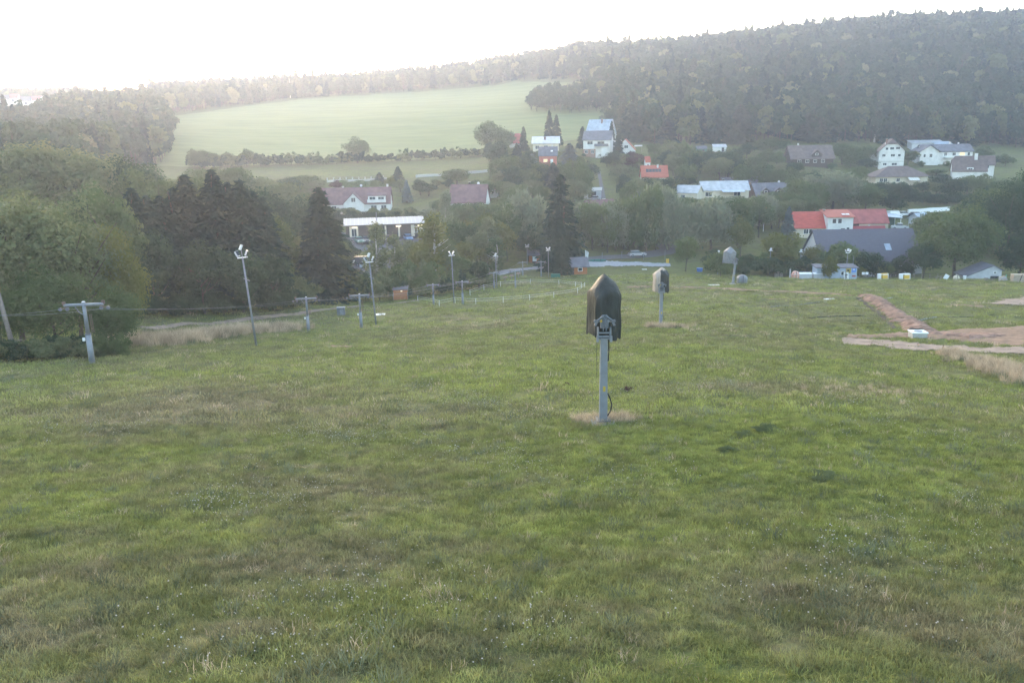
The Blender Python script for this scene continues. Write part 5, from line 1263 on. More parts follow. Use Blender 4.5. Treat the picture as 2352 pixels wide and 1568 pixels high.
# ------------------------------------------------------------------ trees and bushes one can tell apart
TREES = [
 # left edge, close
 (55, 410, 73, 330, ('airy','pale',1,2), 'tall thin leaved tree at the left edge with visible dark trunk'),
 (190, 445, 76, 270, ('airy','pale',2,2), 'thin leaved tree behind the largest lift pylon'),
 (292, 520, 80, 150, ('full','yell',3,2), 'rounded tree with yellowing right edge before the dark spruces'),
 (-70, 430, 74, 260, ('airy','pale',3,2), 'pale tree cut off by the left picture edge'),
 (130, 590, 69, 200, ('full','oak',1,2), 'lower leafy tree in front of the thin leaved trees'),
 (262, 640, 70, 150, ('full','oak',2,2), 'low spreading tree whose crown nearly touches the dry grass'),
 (10, 600, 68, 170, ('full','oak',2,2), 'leafy tree behind the leaning wooden pole'),
 # dark spruces
 (330, 430, 112, 165, ('spruce','spr',1,1), 'leftmost of the dark spruces behind the meadow'),
 (392, 445, 116, 165, ('spruce','spr',2,1), 'second dark spruce from the left'),
 (452, 398, 120, 175, ('spruce','spr',3,1), 'very tall dark spruce in the left clump'),
 (513, 388, 122, 175, ('spruce','spr',1,1), 'tallest dark spruce of the left clump'),
 (575, 408, 124, 170, ('spruce','spr',2,1), 'dark spruce just left of the tall floodlight'),
 (622, 448, 126, 140, ('spruce','spr',3,1), 'dark spruce at the right end of the left clump'),
 (362, 448, 114, 150, ('spruce','spr',4,1), 'dark spruce between the two leftmost ones'),
 (424, 428, 119, 155, ('spruce','spr',5,1), 'dark spruce left of the very tall one'),
 (484, 425, 126, 150, ('full','dark',5,1), 'dark broad crown between the two tallest spruces'),
 (546, 418, 124, 160, ('spruce','spr',4,1), 'dark spruce right of the tallest one'),
 (600, 436, 127, 150, ('spruce','spr',5,1), 'dark spruce behind the tall floodlight mast'),
 (650, 500, 132, 110, ('full','oak',6,1), 'green tree filling the gap left of the single spruce'),
 (360, 520, 104, 130, ('broad','dark',5,1), 'dark broad tree at the foot of the left spruces'),
 (470, 560, 108, 140, ('broad','dark',6,1), 'dark broad tree low between the left spruces'),
 (560, 570, 112, 140, ('broad','dark',5,1), 'dark broad tree below the tallest spruces'),
 (630, 590, 116, 110, ('broad','dark',6,1), 'dark broad tree at the right foot of the spruce clump'),
 (748, 430, 134, 185, ('spruce','spr',4,1), 'single tall ragged spruce left of the car park'),
 (735, 540, 130, 150, ('spruce','spr',2,1), 'shorter spruce in front of the single tall spruce'),
 # light trees between spruce and paddock
 (680, 540, 142, 90, ('broad','pale',8,1), 'light green tree between the spruces'),
 (668, 600, 128, 80, ('broad','oak',3,1), 'leafy tree right of the dark spruce clump'),
 (802, 600, 138, 60, ('slim','pale',3,1), 'slim pale tree right of the tall spruce'),
 (868, 515, 152, 84, ('slim','pale',2,1), 'airy birch in front of the depot, left one'),
 (912, 540, 154, 70, ('slim','pale',4,1), 'airy birch in front of the depot, right one'),
 (1000, 488, 150, 104, ('slim','yell',6,1), 'yellow green poplar right of the car park'),
 (970, 560, 148, 70, ('broad','yell',4,1), 'yellow green bushy tree at the foot of the poplar'),
 (1032, 555, 150, 62, ('broad','pale',6,1), 'light bushy tree right of the poplar'),
 (1060, 585, 148, 60, ('broad','oak',4,1), 'bushy tree left of the dark round bush'),
 (1100, 595, 147, 62, ('broad','dark',4,1), 'dark round bush left of the single lamp mast'),
 (1028, 440, 200, 44, ('slim','wil',8,1), 'pale twiggy birch with bare white branches'),
 (985, 478, 226, 60, ('broad','wil',5,1), 'pale grey green tree right of the depot'),
 (1122, 500, 178, 56, ('slim','pale',8,1), 'slim birch with white stem right of the poplar'),
 (1095, 510, 182, 70, ('broad','oak',6,1), 'leafy tree behind the slim birch'),
 (1165, 470, 190, 80, ('broad','oak',7,1), 'broad tree left of the pale willow'),
 (1140, 545, 172, 60, ('slim','oak',4,1), 'narrow tree left of the timber cabin'),
 (1205, 436, 200, 125, ('willow','wil',1,1), 'pale crowned willow left of the tall central spruce'),
 (1215, 520, 190, 90, ('broad','dark',7,1), 'dark tree behind the orange timber cabin'),
 (1288, 398, 178, 125, ('spruce','spr',5,1), 'tall dark central spruce above the timber cabins'),
 (1265, 480, 176, 60, ('spruce','spr',3,1), 'smaller spruce left of the tall central spruce'),
 (1290, 500, 167, 50, ('spruce','spr',2,1), 'spruce overhanging the half hidden cabin'),
 (1395, 475, 200, 84, ('broad','oak',3,1), 'leafy tree right of the tall central spruce'),
 (1432, 455, 204, 110, ('willow','oak',2,1), 'drooping birch above the gravel yard, left one'),
 (1478, 440, 208, 100, ('willow','oak',3,1), 'drooping birch above the gravel yard, right one'),
 (1530, 478, 212, 60, ('broad','dark',6,1), 'dark tree left of the small apple tree'),
 (1575, 540, 173, 64, ('broad','oak',5,1), 'small apple tree with bare trunk on the lawn'),
 (1632, 444, 205, 140, ('willow','wil',4,1), 'big pale willow below the long metal roofed house'),
 (1692, 455, 208, 90, ('broad','oak',6,1), 'green tree right of the big willow'),
 (1700, 500, 198, 60, ('broad','yell',7,1), 'rusty tinged tree at the right foot of the willow'),
 (1742, 445, 216, 84, ('broad','oak',2,1), 'tree left of the crossing signal'),
 # bushes at the foot of the slope
 (1655, 578, 160, 78, ('bush','oak',1,1), 'bush left of the farthest snow gun'),
 (1705, 600, 164, 76, ('bush','dark',2,1), 'dark bush behind the farthest snow gun'),
 (1795, 528, 176, 118, ('full','yell',5,1), 'large yellow green bush left of the barn roof'),
 (1866, 560, 176, 72, ('full','yell',3,1), 'yellow green bush hiding the left end of the barn'),
 (1762, 590, 168, 90, ('bush','dark',3,1), 'dark bush right of the farthest snow gun'),
 (1830, 595, 168, 90, ('bush','dark',1,1), 'dark bush behind the white lidded bins'),
 (1925, 550, 172, 110, ('bush','oak',4,1), 'rounded bush in front of the barn roof'),
 (1985, 575, 172, 90, ('bush','dark',5,1), 'dark bush right of the blue hut'),
 (2035, 600, 172, 56, ('bush','oak',2,1), 'small bush left of the barn door'),
 (1905, 590, 160.5, 46, ('bush','yell',6,1), 'yellowish bush in front of the blue hut'),
 (1978, 612, 168, 26, ('bush','yell',3,1), 'little pale bush beside the blue hut'),
 (1808, 474, 213, 44, ('spruce','blue',1,1), 'blue spruce at the left end of the red farmhouse'),
 # behind the farm
 (1830, 408, 245, 90, ('broad','oak',8,1), 'green tree above the crossing signal'),
 (1912, 393, 250, 160, ('willow','wil',6,1), 'wide pale topped willow above the red roofs'),
 (1985, 425, 246, 110, ('broad','oak',4,1), 'dark green tree right of the wide willow'),
 (2048, 440, 244, 70, ('broad','dark',3,1), 'dark tree behind the carport'),
 (1870, 420, 240, 70, ('broad','oak',9,1), 'tree between the farm and the wide willow'),
 (2190, 458, 172, 190, ('full','oak',1,2), 'big walnut tree right of the barn'),
 (2120, 555, 168, 90, ('broad','dark',3,1), 'dark leafy bush at the left foot of the walnut tree'),
 (2310, 402, 186, 140, ('full','dark',2,2), 'tall dark tree right of the walnut tree'),
 (2362, 385, 192, 140, ('full','dark',3,2), 'dark tree at the right picture edge'),
 (2340, 540, 166, 120, ('full','dark',6,1), 'leafy dark tree above the board stack'),
 (2245, 440, 206, 90, ('broad','oak',6,1), 'tree behind the walnut tree'),
 # village
 (1262, 253, 350, 34, ('spruce','spr',1,1), 'tall spruce pair at the field edge, left one'),
 (1278, 262, 348, 34, ('spruce','spr',2,1), 'tall spruce pair at the field edge, right one'),
 (1338, 290, 345, 34, ('spruce','spr',3,1), 'spruce left of the steep blue metal roof'),
 (1404, 278, 336, 26, ('spruce','spr',4,1), 'thin dark spruce right of the steep blue roof'),
 (1420, 296, 322, 32, ('spruce','spr',2,1), 'dark spruce between the two white houses'),
 (1128, 280, 352, 84, ('broad','oak',1,1), 'round tree group at the right end of the hedge'),
 (1160, 295, 346, 54, ('broad','oak',5,1), 'tree left of the faded red roof'),
 (1203, 290, 342, 28, ('spruce','spr',5,1), 'spruce right of the faded red roof'),
 (1222, 352, 292, 52, ('spruce','blue',2,1), 'silver blue spruce left of the red house'),
 (1308, 328, 304, 62, ('spruce','blue',3,1), 'large silver blue spruce right of the red house'),
 (1180, 368, 296, 26, ('spruce','spr',1,1), 'narrow dark spruce below the brick shed'),
 (1268, 372, 286, 22, ('spruce','spr',3,1), 'little dark spruce before the red house'),
 (1330, 390, 270, 80, ('broad','dark',4,1), 'dark tree left of the village lane'),
 (1348, 372, 284, 60, ('broad','dark',7,1), 'dark tree below the two storey white house'),
 (1432, 380, 286, 84, ('broad','pale',6,1), 'grey green tree right of the village lane'),
 (1452, 348, 306, 50, ('broad','red',1,1), 'purple leaved tree below the small gabled house'),
 (1410, 345, 306, 40, ('broad','dark',5,1), 'dark tree below the thin spruces'),
 (1770, 318, 345, 104, ('broad','oak',6,1), 'big round tree left of the brown barn'),
 (935, 413, 264, 30, ('spruce','blue',4,1), 'blue spruce right of the long maroon roof'),
 (705, 400, 278, 84, ('broad','oak',4,1), 'round green tree left of the long maroon roof'),
 (772, 412, 276, 34, ('broad','red',2,1), 'small purple tree above the maroon roof'),
 (898, 404, 276, 30, ('broad','yell',3,1), 'yellowish round tree above the maroon roof'),
 (872, 395, 288, 32, ('spruce','spr',2,1), 'dark conifer by the pillared fence, left one'),
 (915, 382, 290, 34, ('spruce','spr',4,1), 'dark conifer by the pillared fence, right one'),
 (1050, 388, 282, 86, ('broad','oak',9,1), 'broad tree above the plum roofed house'),
 (985, 420, 270, 60, ('broad','dark',2,1), 'tree right of the blue spruce'),
 (822, 317, 338, 64, ('broad','oak',7,1), 'lone round tree standing in the hedge'),
 (2008, 258, 382, 46, ('slim','larch',2,1), 'pale bare twigged tree above the tall white house'),
 (2262, 338, 352, 40, ('broad','oak',3,1), 'tree right of the long white house'),
 (2085, 345, 338, 54, ('broad','oak',5,1), 'tree between the two upper white houses'),
 (1990, 365, 322, 54, ('broad','dark',6,1), 'tree left of the tall white house'),
 (2150, 388, 315, 60, ('broad','oak',4,1), 'tree above the mansard roofed house'),
]
for px, py, Y, w_, key, lab in TREES:
    nm = {'spruce': 'spruce_tree', 'willow': 'willow_tree', 'bush': 'bush', 'slim': 'birch_tree', 'broad': 'leafy_tree', 'airy': 'leafy_tree', 'full': 'leafy_tree'}[key[0]]
    tree(px, py, Y, w_, key, lab, nm, 'bush' if key[0] == 'bush' else 'tree')

rv = random.Random(5)
ONES = ['', 'first', 'second', 'third', 'fourth', 'fifth', 'sixth', 'seventh', 'eighth', 'ninth', 'tenth', 'eleventh', 'twelfth', 'thirteenth', 'fourteenth', 'fifteenth', 'sixteenth', 'seventeenth', 'eighteenth', 'nineteenth']
TENS = {2: 'twent', 3: 'thirt', 4: 'fort', 5: 'fift', 6: 'sixt', 7: 'sevent', 8: 'eight', 9: 'ninet'}
def ordinal(n):
    if n < 20: return ONES[n]
    return TENS[n // 10] + ('ieth' if n % 10 == 0 else 'y-' + ONES[n % 10])
# what must stay in view: columns, distance, lowest image row still open
VIS = [(745,912,256,476),(1036,1122,240,466),(795,968,214,548),(1225,1285,334,346),(1238,1278,309,374),(1343,1412,328,352),(1418,1458,331,350),(1470,1532,288,410),(1478,1494,300,380),
       (1555,1712,268,452),(1712,1812,268,440),(1808,1908,328,374),(2012,2070,328,384),(2090,2228,345,370),(2172,2278,308,400),(2000,2125,298,418),(1812,1935,219,532),(1930,2025,222,530),(2005,2070,229,524),
       (1862,2088,188,566),(1366,1404,300,458),(1600,1668,350,346),(1990,2185,250,486),(750,1112,300,412),(1475,1545,190,560)]
def row(n, a, b, kindlist, hpx, wpx, noun, place, name='bush', cat='bush', jit=3., jy=4.):
    """bushes or trees between two (px, Y) ends, named in order from the left"""
    spots = []
    for i in range(n):
        t = (i + rv.uniform(-.3, .3)) / max(1, n - 1)
        spots.append((a[0] + (b[0] - a[0]) * t + rv.uniform(-jit, jit), a[1] + (b[1] - a[1]) * t + rv.uniform(-jy, jy)))
    for i, (px, Y) in enumerate(sorted(spots)):
        p = gp(px, Y); h = rv.uniform(*hpx) * Y / FPX; w_ = rv.uniform(*wpx); k = rv.choice(kindlist)
        if Y > 125:
            for x0, x1, Yh, lim in VIS:
                if x0 - w_ * .42 < px < x1 + w_ * .42 and Y < Yh + 6: h = min(h, zat(px, lim, Y) - p.z)
        if h < 1.0: continue
        if h < 3.2 and k[0] != 'bush': k = rv.choice([('bush','oak',1,1), ('bush','dark',3,1)])
        w2 = min(w_, h * FPX / Y * 1.5)
        tm, cm, H, R = proto(k)
        o = thing(name if k[0] != 'spruce' else 'spruce_tree', '%s %s from the left %s' % (ordinal(i + 1), noun, place), cat, p, rv.uniform(0, 6.28), noun + 's ' + place); r = w2 * Y / FPX / 2
        o.scale = (r/R, r/R, h/H); link('trunk', tm, o); link('crown', cm, o)
HB = [('bush','dark',1,0),('bush','oak',2,0),('bush','dark',3,0)]
BO, BD, BP, BY = ('broad','oak',5,1), ('broad','dark',6,1), ('broad','pale',8,1), ('broad','yell',4,1)
BO2, BO3, BD2 = ('broad','oak',3,1), ('broad','oak',9,1), ('broad','dark',3,1)
UO, UD, UP = ('bush','oak',1,1), ('bush','dark',3,1), ('bush','pale',2,1)
row(46, (440, 322), (815, 337), HB, (14, 30), (22, 40), 'bush', 'in the hedge left of the lone round tree', jy=3)
row(7, (450, 320), (570, 326), [('broad','oak',3,1), ('bush','oak',1,1)], (26, 42), (36, 54), 'tall hedge bush', 'at the left end of the field hedge', 'bush', 'bush', 4, 2)
row(26, (835, 338), (1110, 350), HB, (12, 28), (24, 40), 'bush', 'in the hedge right of the lone round tree', jy=3)
row(34, (-30, 61), (285, 67), [UO, UD, UP], (30, 62), (44, 76), 'shrub', 'in the undergrowth below the left trees', 'shrub', 'shrub', 6, 1.2)
row(24, (300, 98), (690, 120), [UD, ('bush','dark',2,1)], (36, 70), (50, 80), 'dark shrub', 'along the far side of the forest path', 'shrub', 'shrub', 8, 2)
row(30, (650, 126), (1000, 142), [UO, UP, UD], (40, 80), (44, 70), 'shrub', 'in the thicket below the car parks', 'shrub', 'shrub', 8, 4)
row(14, (1010, 140), (1130, 152), [UO, UD], (28, 50), (34, 50), 'shrub', 'in the thicket left of the lift end', 'shrub', 'shrub', 5, 3)
row(16, (280, 150), (720, 170), [BD, BD2, BO], (130, 185), (100, 140), 'dark tree', 'in the rank behind the left spruces', 'leafy_tree', 'tree', 10, 8)
row(12, (420, 215), (740, 232), [BO, BO3, BP], (70, 110), (80, 120), 'tree', 'in the belt left of the long maroon roof', 'leafy_tree', 'tree', 10, 10)
row(14, (690, 160), (800, 172), [BD, BO], (70, 120), (60, 80), 'tree', 'behind the single tall ragged spruce', 'leafy_tree', 'tree', 8, 6)
row(18, (690, 248), (1130, 232), [('bush','oak',2,1), UP, BO], (22, 44), (30, 52), 'garden bush', 'below the long maroon roofed house', 'bush', 'bush', 8, 5)
row(22, (700, 228), (1000, 226), [('bush','dark',2,1), UD], (24, 36), (34, 46), 'hedge bush', 'behind the depot', 'bush', 'bush', 4, 2)
row(12, (660, 268), (1130, 275), [BO, BP, BD], (30, 60), (40, 64), 'garden tree', 'round the long maroon roofed house', 'garden_tree', 'tree', 10, 8)
row(16, (1640, 172), (2070, 176), [('bush','dark',1,1), ('bush','oak',2,1)], (34, 56), (50, 80), 'bush', 'in the belt at the foot of the slope', 'bush', 'bush', 8, 3)
row(24, (1540, 300), (1850, 295), [BO, BD, UO, BP], (34, 66), (44, 76), 'garden tree', 'above the long metal roofed house', 'garden_tree', 'tree', 10, 14)
row(24, (1500, 330), (2000, 326), [BO2, UO, BO, BD], (20, 48), (34, 60), 'garden tree', 'just below the forest edge', 'garden_tree', 'tree', 10, 14)
row(30, (1140, 285), (1440, 252), [BO, BD, BO2, ('spruce','spr',1,1)], (44, 84), (44, 74), 'garden tree', 'in the dense village centre', 'garden_tree', 'tree', 10, 14)
row(16, (1120, 322), (1460, 315), [BO2, ('bush','oak',2,1), BD], (18, 44), (26, 48), 'garden bush', 'between the upper village houses', 'bush', 'bush', 8, 12)
row(18, (1060, 226), (1270, 212), [BO2, BD, ('broad','pale',6,1), ('willow','oak',3,1)], (64, 100), (60, 90), 'tree', 'in the belt below the plum roofed house', 'leafy_tree', 'tree', 8, 10)
row(16, (1330, 240), (1570, 236), [BO2, BP, BO], (54, 90), (56, 84), 'tree', 'below the village lane', 'leafy_tree', 'tree', 8, 8)
row(12, (1340, 204), (1560, 206), [BO, ('willow','wil',4,1), ('willow','oak',2,1)], (115, 165), (66, 96), 'tree', 'behind the gravel yard', 'leafy_tree', 'tree', 8, 4)
row(14, (1440, 262), (1580, 270), [BO, BD, BP], (50, 80), (50, 70), 'tree', 'left of the long metal roofed house', 'leafy_tree', 'tree', 8, 10)
row(18, (1960, 285), (2352, 268), [BO, BD, UO], (30, 60), (44, 74), 'tree', 'in the belt below the upper right houses', 'leafy_tree', 'tree', 10, 10)
row(16, (940, 176), (1150, 182), [BO, BP, ('slim','pale',4,1), BD, BY], (70, 120), (56, 84), 'tree', 'between the depot and the timber cabins', 'leafy_tree', 'tree', 8, 8)
row(12, (1400, 310), (1560, 305), [BO, BD, BP], (34, 56), (36, 56), 'garden tree', 'right of the village lane', 'garden_tree', 'tree', 6, 8)
row(10, (1110, 262), (1240, 256), [BO, BD, BP], (40, 64), (44, 64), 'garden tree', 'right of the plum roofed house', 'garden_tree', 'tree', 6, 8)
row(18, (2095, 262), (2240, 260), [('bush','dark',2,1), UD], (24, 32), (26, 36), 'hedge bush', 'above the retaining wall', 'bush', 'bush', 3, 1)
row(16, (1960, 340), (2300, 332), [('bush','oak',2,1), BO, BD], (18, 44), (30, 54), 'garden bush', 'around the upper right houses', 'bush', 'bush', 8, 10)
row(18, (2060, 204), (2380, 205), [('broad','dark',2,1), BO2], (80, 140), (80, 120), 'tree', 'in the dense belt behind the walnut tree', 'leafy_tree', 'tree', 8, 10)
row(20, (1560, 236), (1860, 228), [('broad','oak',2,1), BP, BO, ('willow','wil',6,1)], (54, 92), (60, 92), 'tree', 'in the belt behind the big willow', 'leafy_tree', 'tree', 8, 8)
row(12, (1780, 262), (2060, 258), [BO, BO3, BD], (40, 70), (56, 90), 'tree', 'behind the red roofed farm', 'leafy_tree', 'tree', 8, 8)
row(76, (1440, 374), (2370, 394), [('broad','wood',1,0), ('broad','dark',3,0), ('spruce','spr',1,0), ('spruce','larch',3,0), ('broad','wood',6,0), ('broad','oak',4,0)], (60, 90), (40, 64), 'tree', 'in the front row of the hillside forest', 'forest_tree', 'tree', 6, 7)
row(30, (1480, 690), (2370, 640), [('spruce','spr',1,0), ('broad','oak',2,0), ('spruce','spr',2,0), ('spruce','larch',3,0)], (42, 64), (18, 32), 'tree', 'along the skyline of the right hill', 'forest_tree', 'tree', 10, 8)
row(9, (615, 668), (722, 672), [('spruce','larch',3,0), ('broad','larch',2,0), ('slim','larch',4,0)], (40, 62), (14, 26), 'tree', 'of the tall group on the ridge above the field', 'leafy_tree', 'tree', 4, 4)
row(12, (40, 95), (300, 104), [('broad','dark',2,1), BO2], (180, 290), (120, 160), 'tree', 'in the wood behind the left edge trees', 'leafy_tree', 'tree', 10, 6)
row(14, (-60, 140), (330, 150), [('broad','oak',2,1), ('broad','pale',6,1)], (150, 200), (110, 150), 'hazy tree', 'in the second rank of the left wood', 'leafy_tree', 'tree', 10, 8)
# ------------------------------------------------------------------ grass and flowers of the meadow
def grassmat(name, bright, dryc=None):
    m = bpy.data.materials.new(name); m.use_nodes = True
    n = m.node_tree; N = n.nodes; L = n.links; N.clear()
    if dryc is None: c = meadow_colour(N, L, bright)
    else:
        r = N.new('ShaderNodeRGB'); r.outputs[0].default_value = (*dryc, 1); c = r.outputs[0]
    oi = N.new('ShaderNodeObjectInfo'); hs = N.new('ShaderNodeHueSaturation')
    mr = N.new('ShaderNodeMapRange'); mr.inputs['To Min'].default_value = .65; mr.inputs['To Max'].default_value = 1.4
    L.new(oi.outputs['Random'], mr.inputs['Value']); L.new(mr.outputs[0], hs.inputs['Value']); L.new(c, hs.inputs['Color'])
    d = N.new('ShaderNodeBsdfDiffuse'); t = N.new('ShaderNodeBsdfTranslucent'); ms = N.new('ShaderNodeMixShader'); ms.inputs[0].default_value = .3
    L.new(hs.outputs[0], d.inputs[0]); L.new(hs.outputs[0], t.inputs[0]); L.new(d.outputs[0], ms.inputs[1]); L.new(t.outputs[0], ms.inputs[2])
    o = N.new('ShaderNodeOutputMaterial'); L.new(ms.outputs[0], o.inputs[0]); MATS[name] = m
    return m
def tuft(seed, nb, rad, hgt, wid, m, lean=.5):
    rs = np.random.RandomState(seed)
    a = rs.rand(nb) * 6.283; r = rad * np.sqrt(rs.rand(nb)); bx, by = r*np.cos(a), r*np.sin(a)
    h = hgt * rs.uniform(.4, 1.2, nb); la = a + rs.randn(nb) * 1.2; ln = h * lean * rs.uniform(.3, 1.5, nb)
    wa = rs.rand(nb) * 6.283; wx, wy = np.cos(wa)*wid, np.sin(wa)*wid
    z0 = -.03 * np.ones(nb)
    p0 = np.c_[bx - wx, by - wy, z0]; p1 = np.c_[bx + wx, by + wy, z0]
    mx, my = bx + np.cos(la)*ln*.35, by + np.sin(la)*ln*.35
    p2 = np.c_[mx + wx*.8, my + wy*.8, h*.6]; p3 = np.c_[mx - wx*.8, my - wy*.8, h*.6]
    p4 = np.c_[bx + np.cos(la)*ln, by + np.sin(la)*ln, h]
    V = np.stack([p0, p1, p2, p3, p4], 1).reshape(-1, 3); i = np.arange(nb)[:, None] * 5
    F = np.concatenate([i + [0,1,2], i + [0,2,3], i + [3,2,4]])
    return npmesh('grass_tuft', V, F, m)
gm = grassmat('grass_blades', 1.25); gmd = grassmat('grass_dry', 1., (.44, .35, .25)); gmg = grassmat('grass_grey_green', 1., (.150, .165, .105))
TF = [tuft(s, 90, .32, .10, .006, gm, .9) for s in range(5)] + [tuft(9, 60, .24, .20, .006, gm, .9), tuft(10, 60, .22, .22, .006, gmg, 1.0), tuft(11, 24, .22, .17, .005, gmd, .7)]
TFF = [tuft(20 + s, 60, .7, .16, .016, gm, .8) for s in range(4)] + [tuft(26, 50, .6, .22, .014, gmg, .9), tuft(27, 34, .6, .24, .014, gmd, .7)]
def grass_zone(name, y0, y1, dens, protos, wts, label, seed, smin=.7, smax=1.35):
    rs = np.random.RandomState(seed); W0 = .80
    area = W0 * (y1**2 - y0**2); n = int(area * dens)
    y = np.sqrt(rs.uniform(y0**2, y1**2, n)); x = rs.uniform(-1, 1, n) * y * W0
    # thin and thick areas
    f = .5 + .5*np.sin(x*.9 + 2*np.sin(y*.35)) * np.sin(y*.7 + 1.5*np.sin(x*.4))
    keep = rs.rand(n) < .8 + .2 * f
    for pg in NOGRASS: keep &= ~inside(pg, x, y) | (rs.rand(n) < .06)
    keep = keep; x = x[keep]; y = y[keep]; n = len(x)
    z = gz(x, y); s = rs.uniform(smin, smax, n) * (.86 + .28 * f[keep])
    idx = rs.choice(len(protos), n, p=np.array(wts) / sum(wts))
    return scatter(name, np.c_[x, y, z], np.c_[rs.randn(n)*.12, rs.randn(n)*.12, rs.rand(n)*6.28], np.c_[s, s, s*rs.uniform(.5, 1.05, n)], protos, label, idx)
grass_zone('meadow_grass', 9.5, 36, 22, TF, [4,4,4,4,4,1.3,.9,.6], 'short mown grass of the ski slope in the foreground', 1)
grass_zone('slope_grass', 35, 95, 3.6, TFF, [4,4,4,4,1.2,.6], 'grass of the middle slope', 2, .7, 1.2)
grass_zone('lower_grass', 94, 165, .8, TFF, [4,4,4,4,1.2,.8], 'grass of the lower slope', 3, 1.0, 1.6)
# tall dry grass: left crest, gun feet, right edge
DRY = [tuft(40 + s, 70, .45, .85, .010, gmd, .45) for s in range(3)] + [tuft(44, 50, .45, .6, .012, gmg, .6)]
def dry_zone(name, poly_px, n, label, seed, s0=.6, s1=1.2, spread=None):
    rs = np.random.RandomState(seed); pts = []
    for _ in range(n):
        k = rs.randint(len(poly_px) - 1); t = rs.rand(); a, b = poly_px[k], poly_px[k+1]
        pts.append((a[0] + (b[0]-a[0])*t, a[1] + (b[1]-a[1])*t, a[2] + (b[2]-a[2])*t))
    pts = np.array(pts); base = np.array([hit(p[0], p[1])[:2] for p in pts])
    base += rs.randn(n, 2) * pts[:, 2:3]; z = gz(base[:, 0], base[:, 1])
    s = rs.uniform(s0, s1, n); idx = rs.choice(4, n, p=[.3, .3, .25, .15])
    return scatter(name, np.c_[base, z], np.c_[rs.randn(n)*.1, rs.randn(n)*.1, rs.rand(n)*6.28], np.c_[s, s, s], DRY, label, idx)
dry_zone('dry_grass', [(285,792,1.0),(340,788,1.2),(420,784,1.2),(470,774,1.1),(540,766,1.2),(600,760,1.2),(680,757,.8)], 760, 'pale dry tall grass on the crest at left', 1, .7, 1.5)
dry_zone('dry_grass', [(1330,966,.35),(1385,968,.45),(1450,966,.4)], 90, 'tuft of dry grass round the foot of the nearest snow gun', 2, .3, .55)
dry_zone('dry_grass', [(1490,752,.4),(1517,754,.5),(1570,752,.5)], 80, 'dry grass round the foot of the second snow gun', 3, .45, .9)
dry_zone('dry_grass', [(2175,812,.5),(2240,832,.8),(2300,850,1.1),(2352,868,1.3),(2420,885,1.4)], 380, 'tall dry grass along the lower side of the dirt track', 4, .5, 1.0)
dry_zone('dry_grass', [(1900,905,1.6),(2000,900,1.6),(2100,905,1.6)], 130, 'thin dry grass on the right part of the slope', 5, .25, .4)
# flower heads and seed heads
fwh = mat('flower_white', (.50, .43, .37), .8, .1, 4); fye = mat('flower_yellow', (.55, .42, .05), .8, .1, 4); stemm = mat('flower_stem', (.10, .10, .05), .9, .1, 4); umb = mat('umbel_white', (.46, .45, .42), .8, .05, 4)
def flower(seed, n, rad, m, hs=(.17, .27), r=.015):
    b = MB(); rs = random.Random(seed); h2 = MB()
    for _ in range(n):
        a = rs.uniform(0, 6.28); q = rad * math.sqrt(rs.random()); x, y = q*math.cos(a), q*math.sin(a); h = rs.uniform(*hs)
        b.tube((x, y, 0), (x, y, h), .002, None, 3, False)
        rr = r * rs.uniform(.7, 1.3)
        h2.add([(x+rr, y, h), (x, y+rr, h), (x-rr, y, h), (x, y-rr, h), (x, y, h + rr), (x, y, h - rr*.7)], [(0,1,4),(1,2,4),(2,3,4),(3,0,4),(1,0,5),(2,1,5),(3,2,5),(0,3,5)])
    return join_meshes(b.mesh('stems', stemm), h2.mesh('heads', m), 'flower_group')
FL = [flower(1, 12, .55, fwh), flower(2, 7, .4, fwh), flower(3, 18, .9, fwh), flower(4, 3, .3, fye, (.12, .2), .012), flower(5, 3, .25, umb, (.2, .32), .019)]
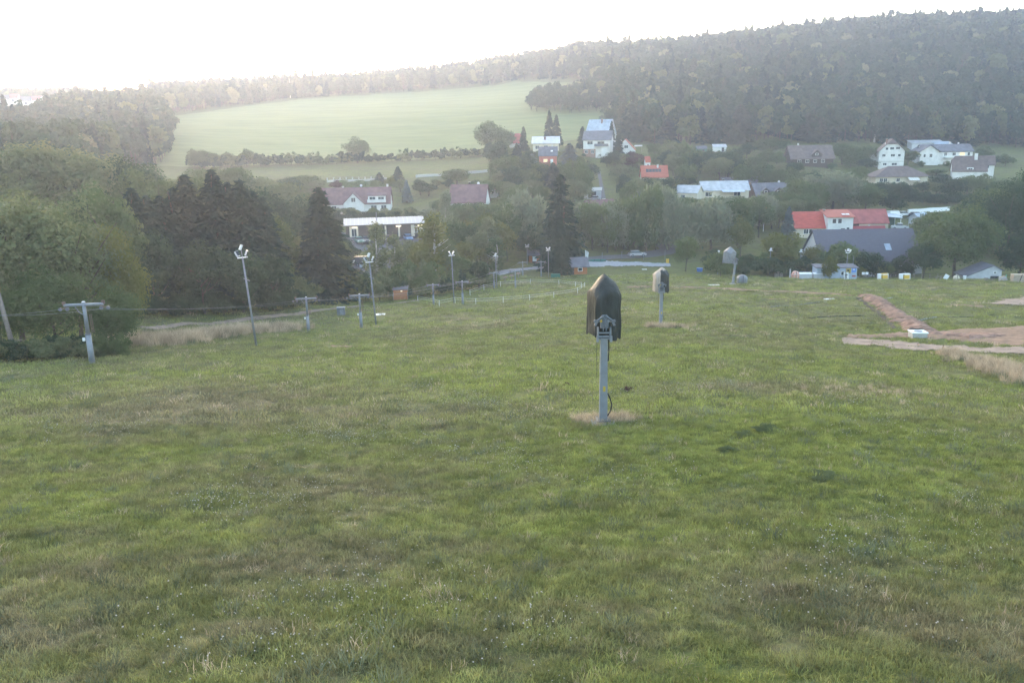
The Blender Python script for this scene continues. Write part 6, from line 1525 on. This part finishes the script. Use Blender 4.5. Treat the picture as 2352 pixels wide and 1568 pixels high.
def flowers(name, n, y0, y1, label, seed):
    rs = np.random.RandomState(seed); n2 = n * 6
    y = np.sqrt(rs.uniform(y0**2, y1**2, n2)); x = rs.uniform(-1, 1, n2) * y * .68
    f = np.sin(x*.31 + 2.2*np.sin(y*.17 + 1)) * np.sin(y*.37 + 1.3*np.sin(x*.23)) + .35 * (1 - np.abs(x + .1*y) / (y*.5))
    k = np.argsort(-(f + .5*rs.randn(n2)))[:n]; x = x[k]; y = y[k]
    s = rs.uniform(.7, 1.3, n); idx = rs.choice(5, n, p=[.38, .3, .2, .04, .08])
    return scatter(name, np.c_[x, y, gz(x, y)], np.c_[np.zeros((n, 2)), rs.rand(n)*6.28], np.c_[s, s, s], FL, label, idx)
flowers('meadow_flowers', 520, 11, 48, 'tiny whitish clover and seed heads sprinkled over the slope', 8)
# broad leaved weeds and dark clumps on the slope
for px, py, w_, h, key, lab in [(1762, 990, 1.3, .30, 'pale', 'broad leaved green weed clump right of the nearest snow gun'), (1712, 1000, .9, .22, 'pale', 'smaller green weed clump beside the broad leaved clump'),
        (1895, 1098, 1.2, .18, 'pale', 'low green weed clump on the right part of the slope'), (1440, 898, .75, .32, 'red', 'brown dry weed clump right behind the nearest snow gun tower'),
        (1300, 885, .5, .25, 'red', 'brown dry weed left behind the nearest snow gun tower'), (572, 760, .9, 1.0, 'red', 'brown dock plants left of the tall floodlight mast'), (1672, 1037, .9, .2, 'pale', 'green weed clump below the broad leaved clumps')]:
    b = hit(px, py); tm, cm, H, R = proto(('bush', key, 1, 1 if key != 'red' else 0))
    o = thing('weed_clump', lab, 'weeds', b - Vector((0, 0, .03)), RND.uniform(0, 6), 'weed clumps on the slope'); o.scale = (w_/2/R, w_/2/R, h/H)
    link('stems', tm, o); link('leaves', cm, o)
# ------------------------------------------------------------------ haze: the evening air over the valley
hz = MB(); hz.box((0, 1200, 60), (4300, 4000, 330))
hm = bpy.data.materials.new('haze'); hm.use_nodes = True
n = hm.node_tree; n.nodes.clear()
pv = n.nodes.new('ShaderNodeVolumePrincipled'); pv.inputs['Color'].default_value = (.70, .78, 1.0, 1); pv.inputs['Density'].default_value = .00038
pv.inputs['Anisotropy'].default_value = .62
ho = n.nodes.new('ShaderNodeOutputMaterial'); n.links.new(pv.outputs[0], ho.inputs['Volume'])
tag(hz.build('haze', hm), kind='stuff')
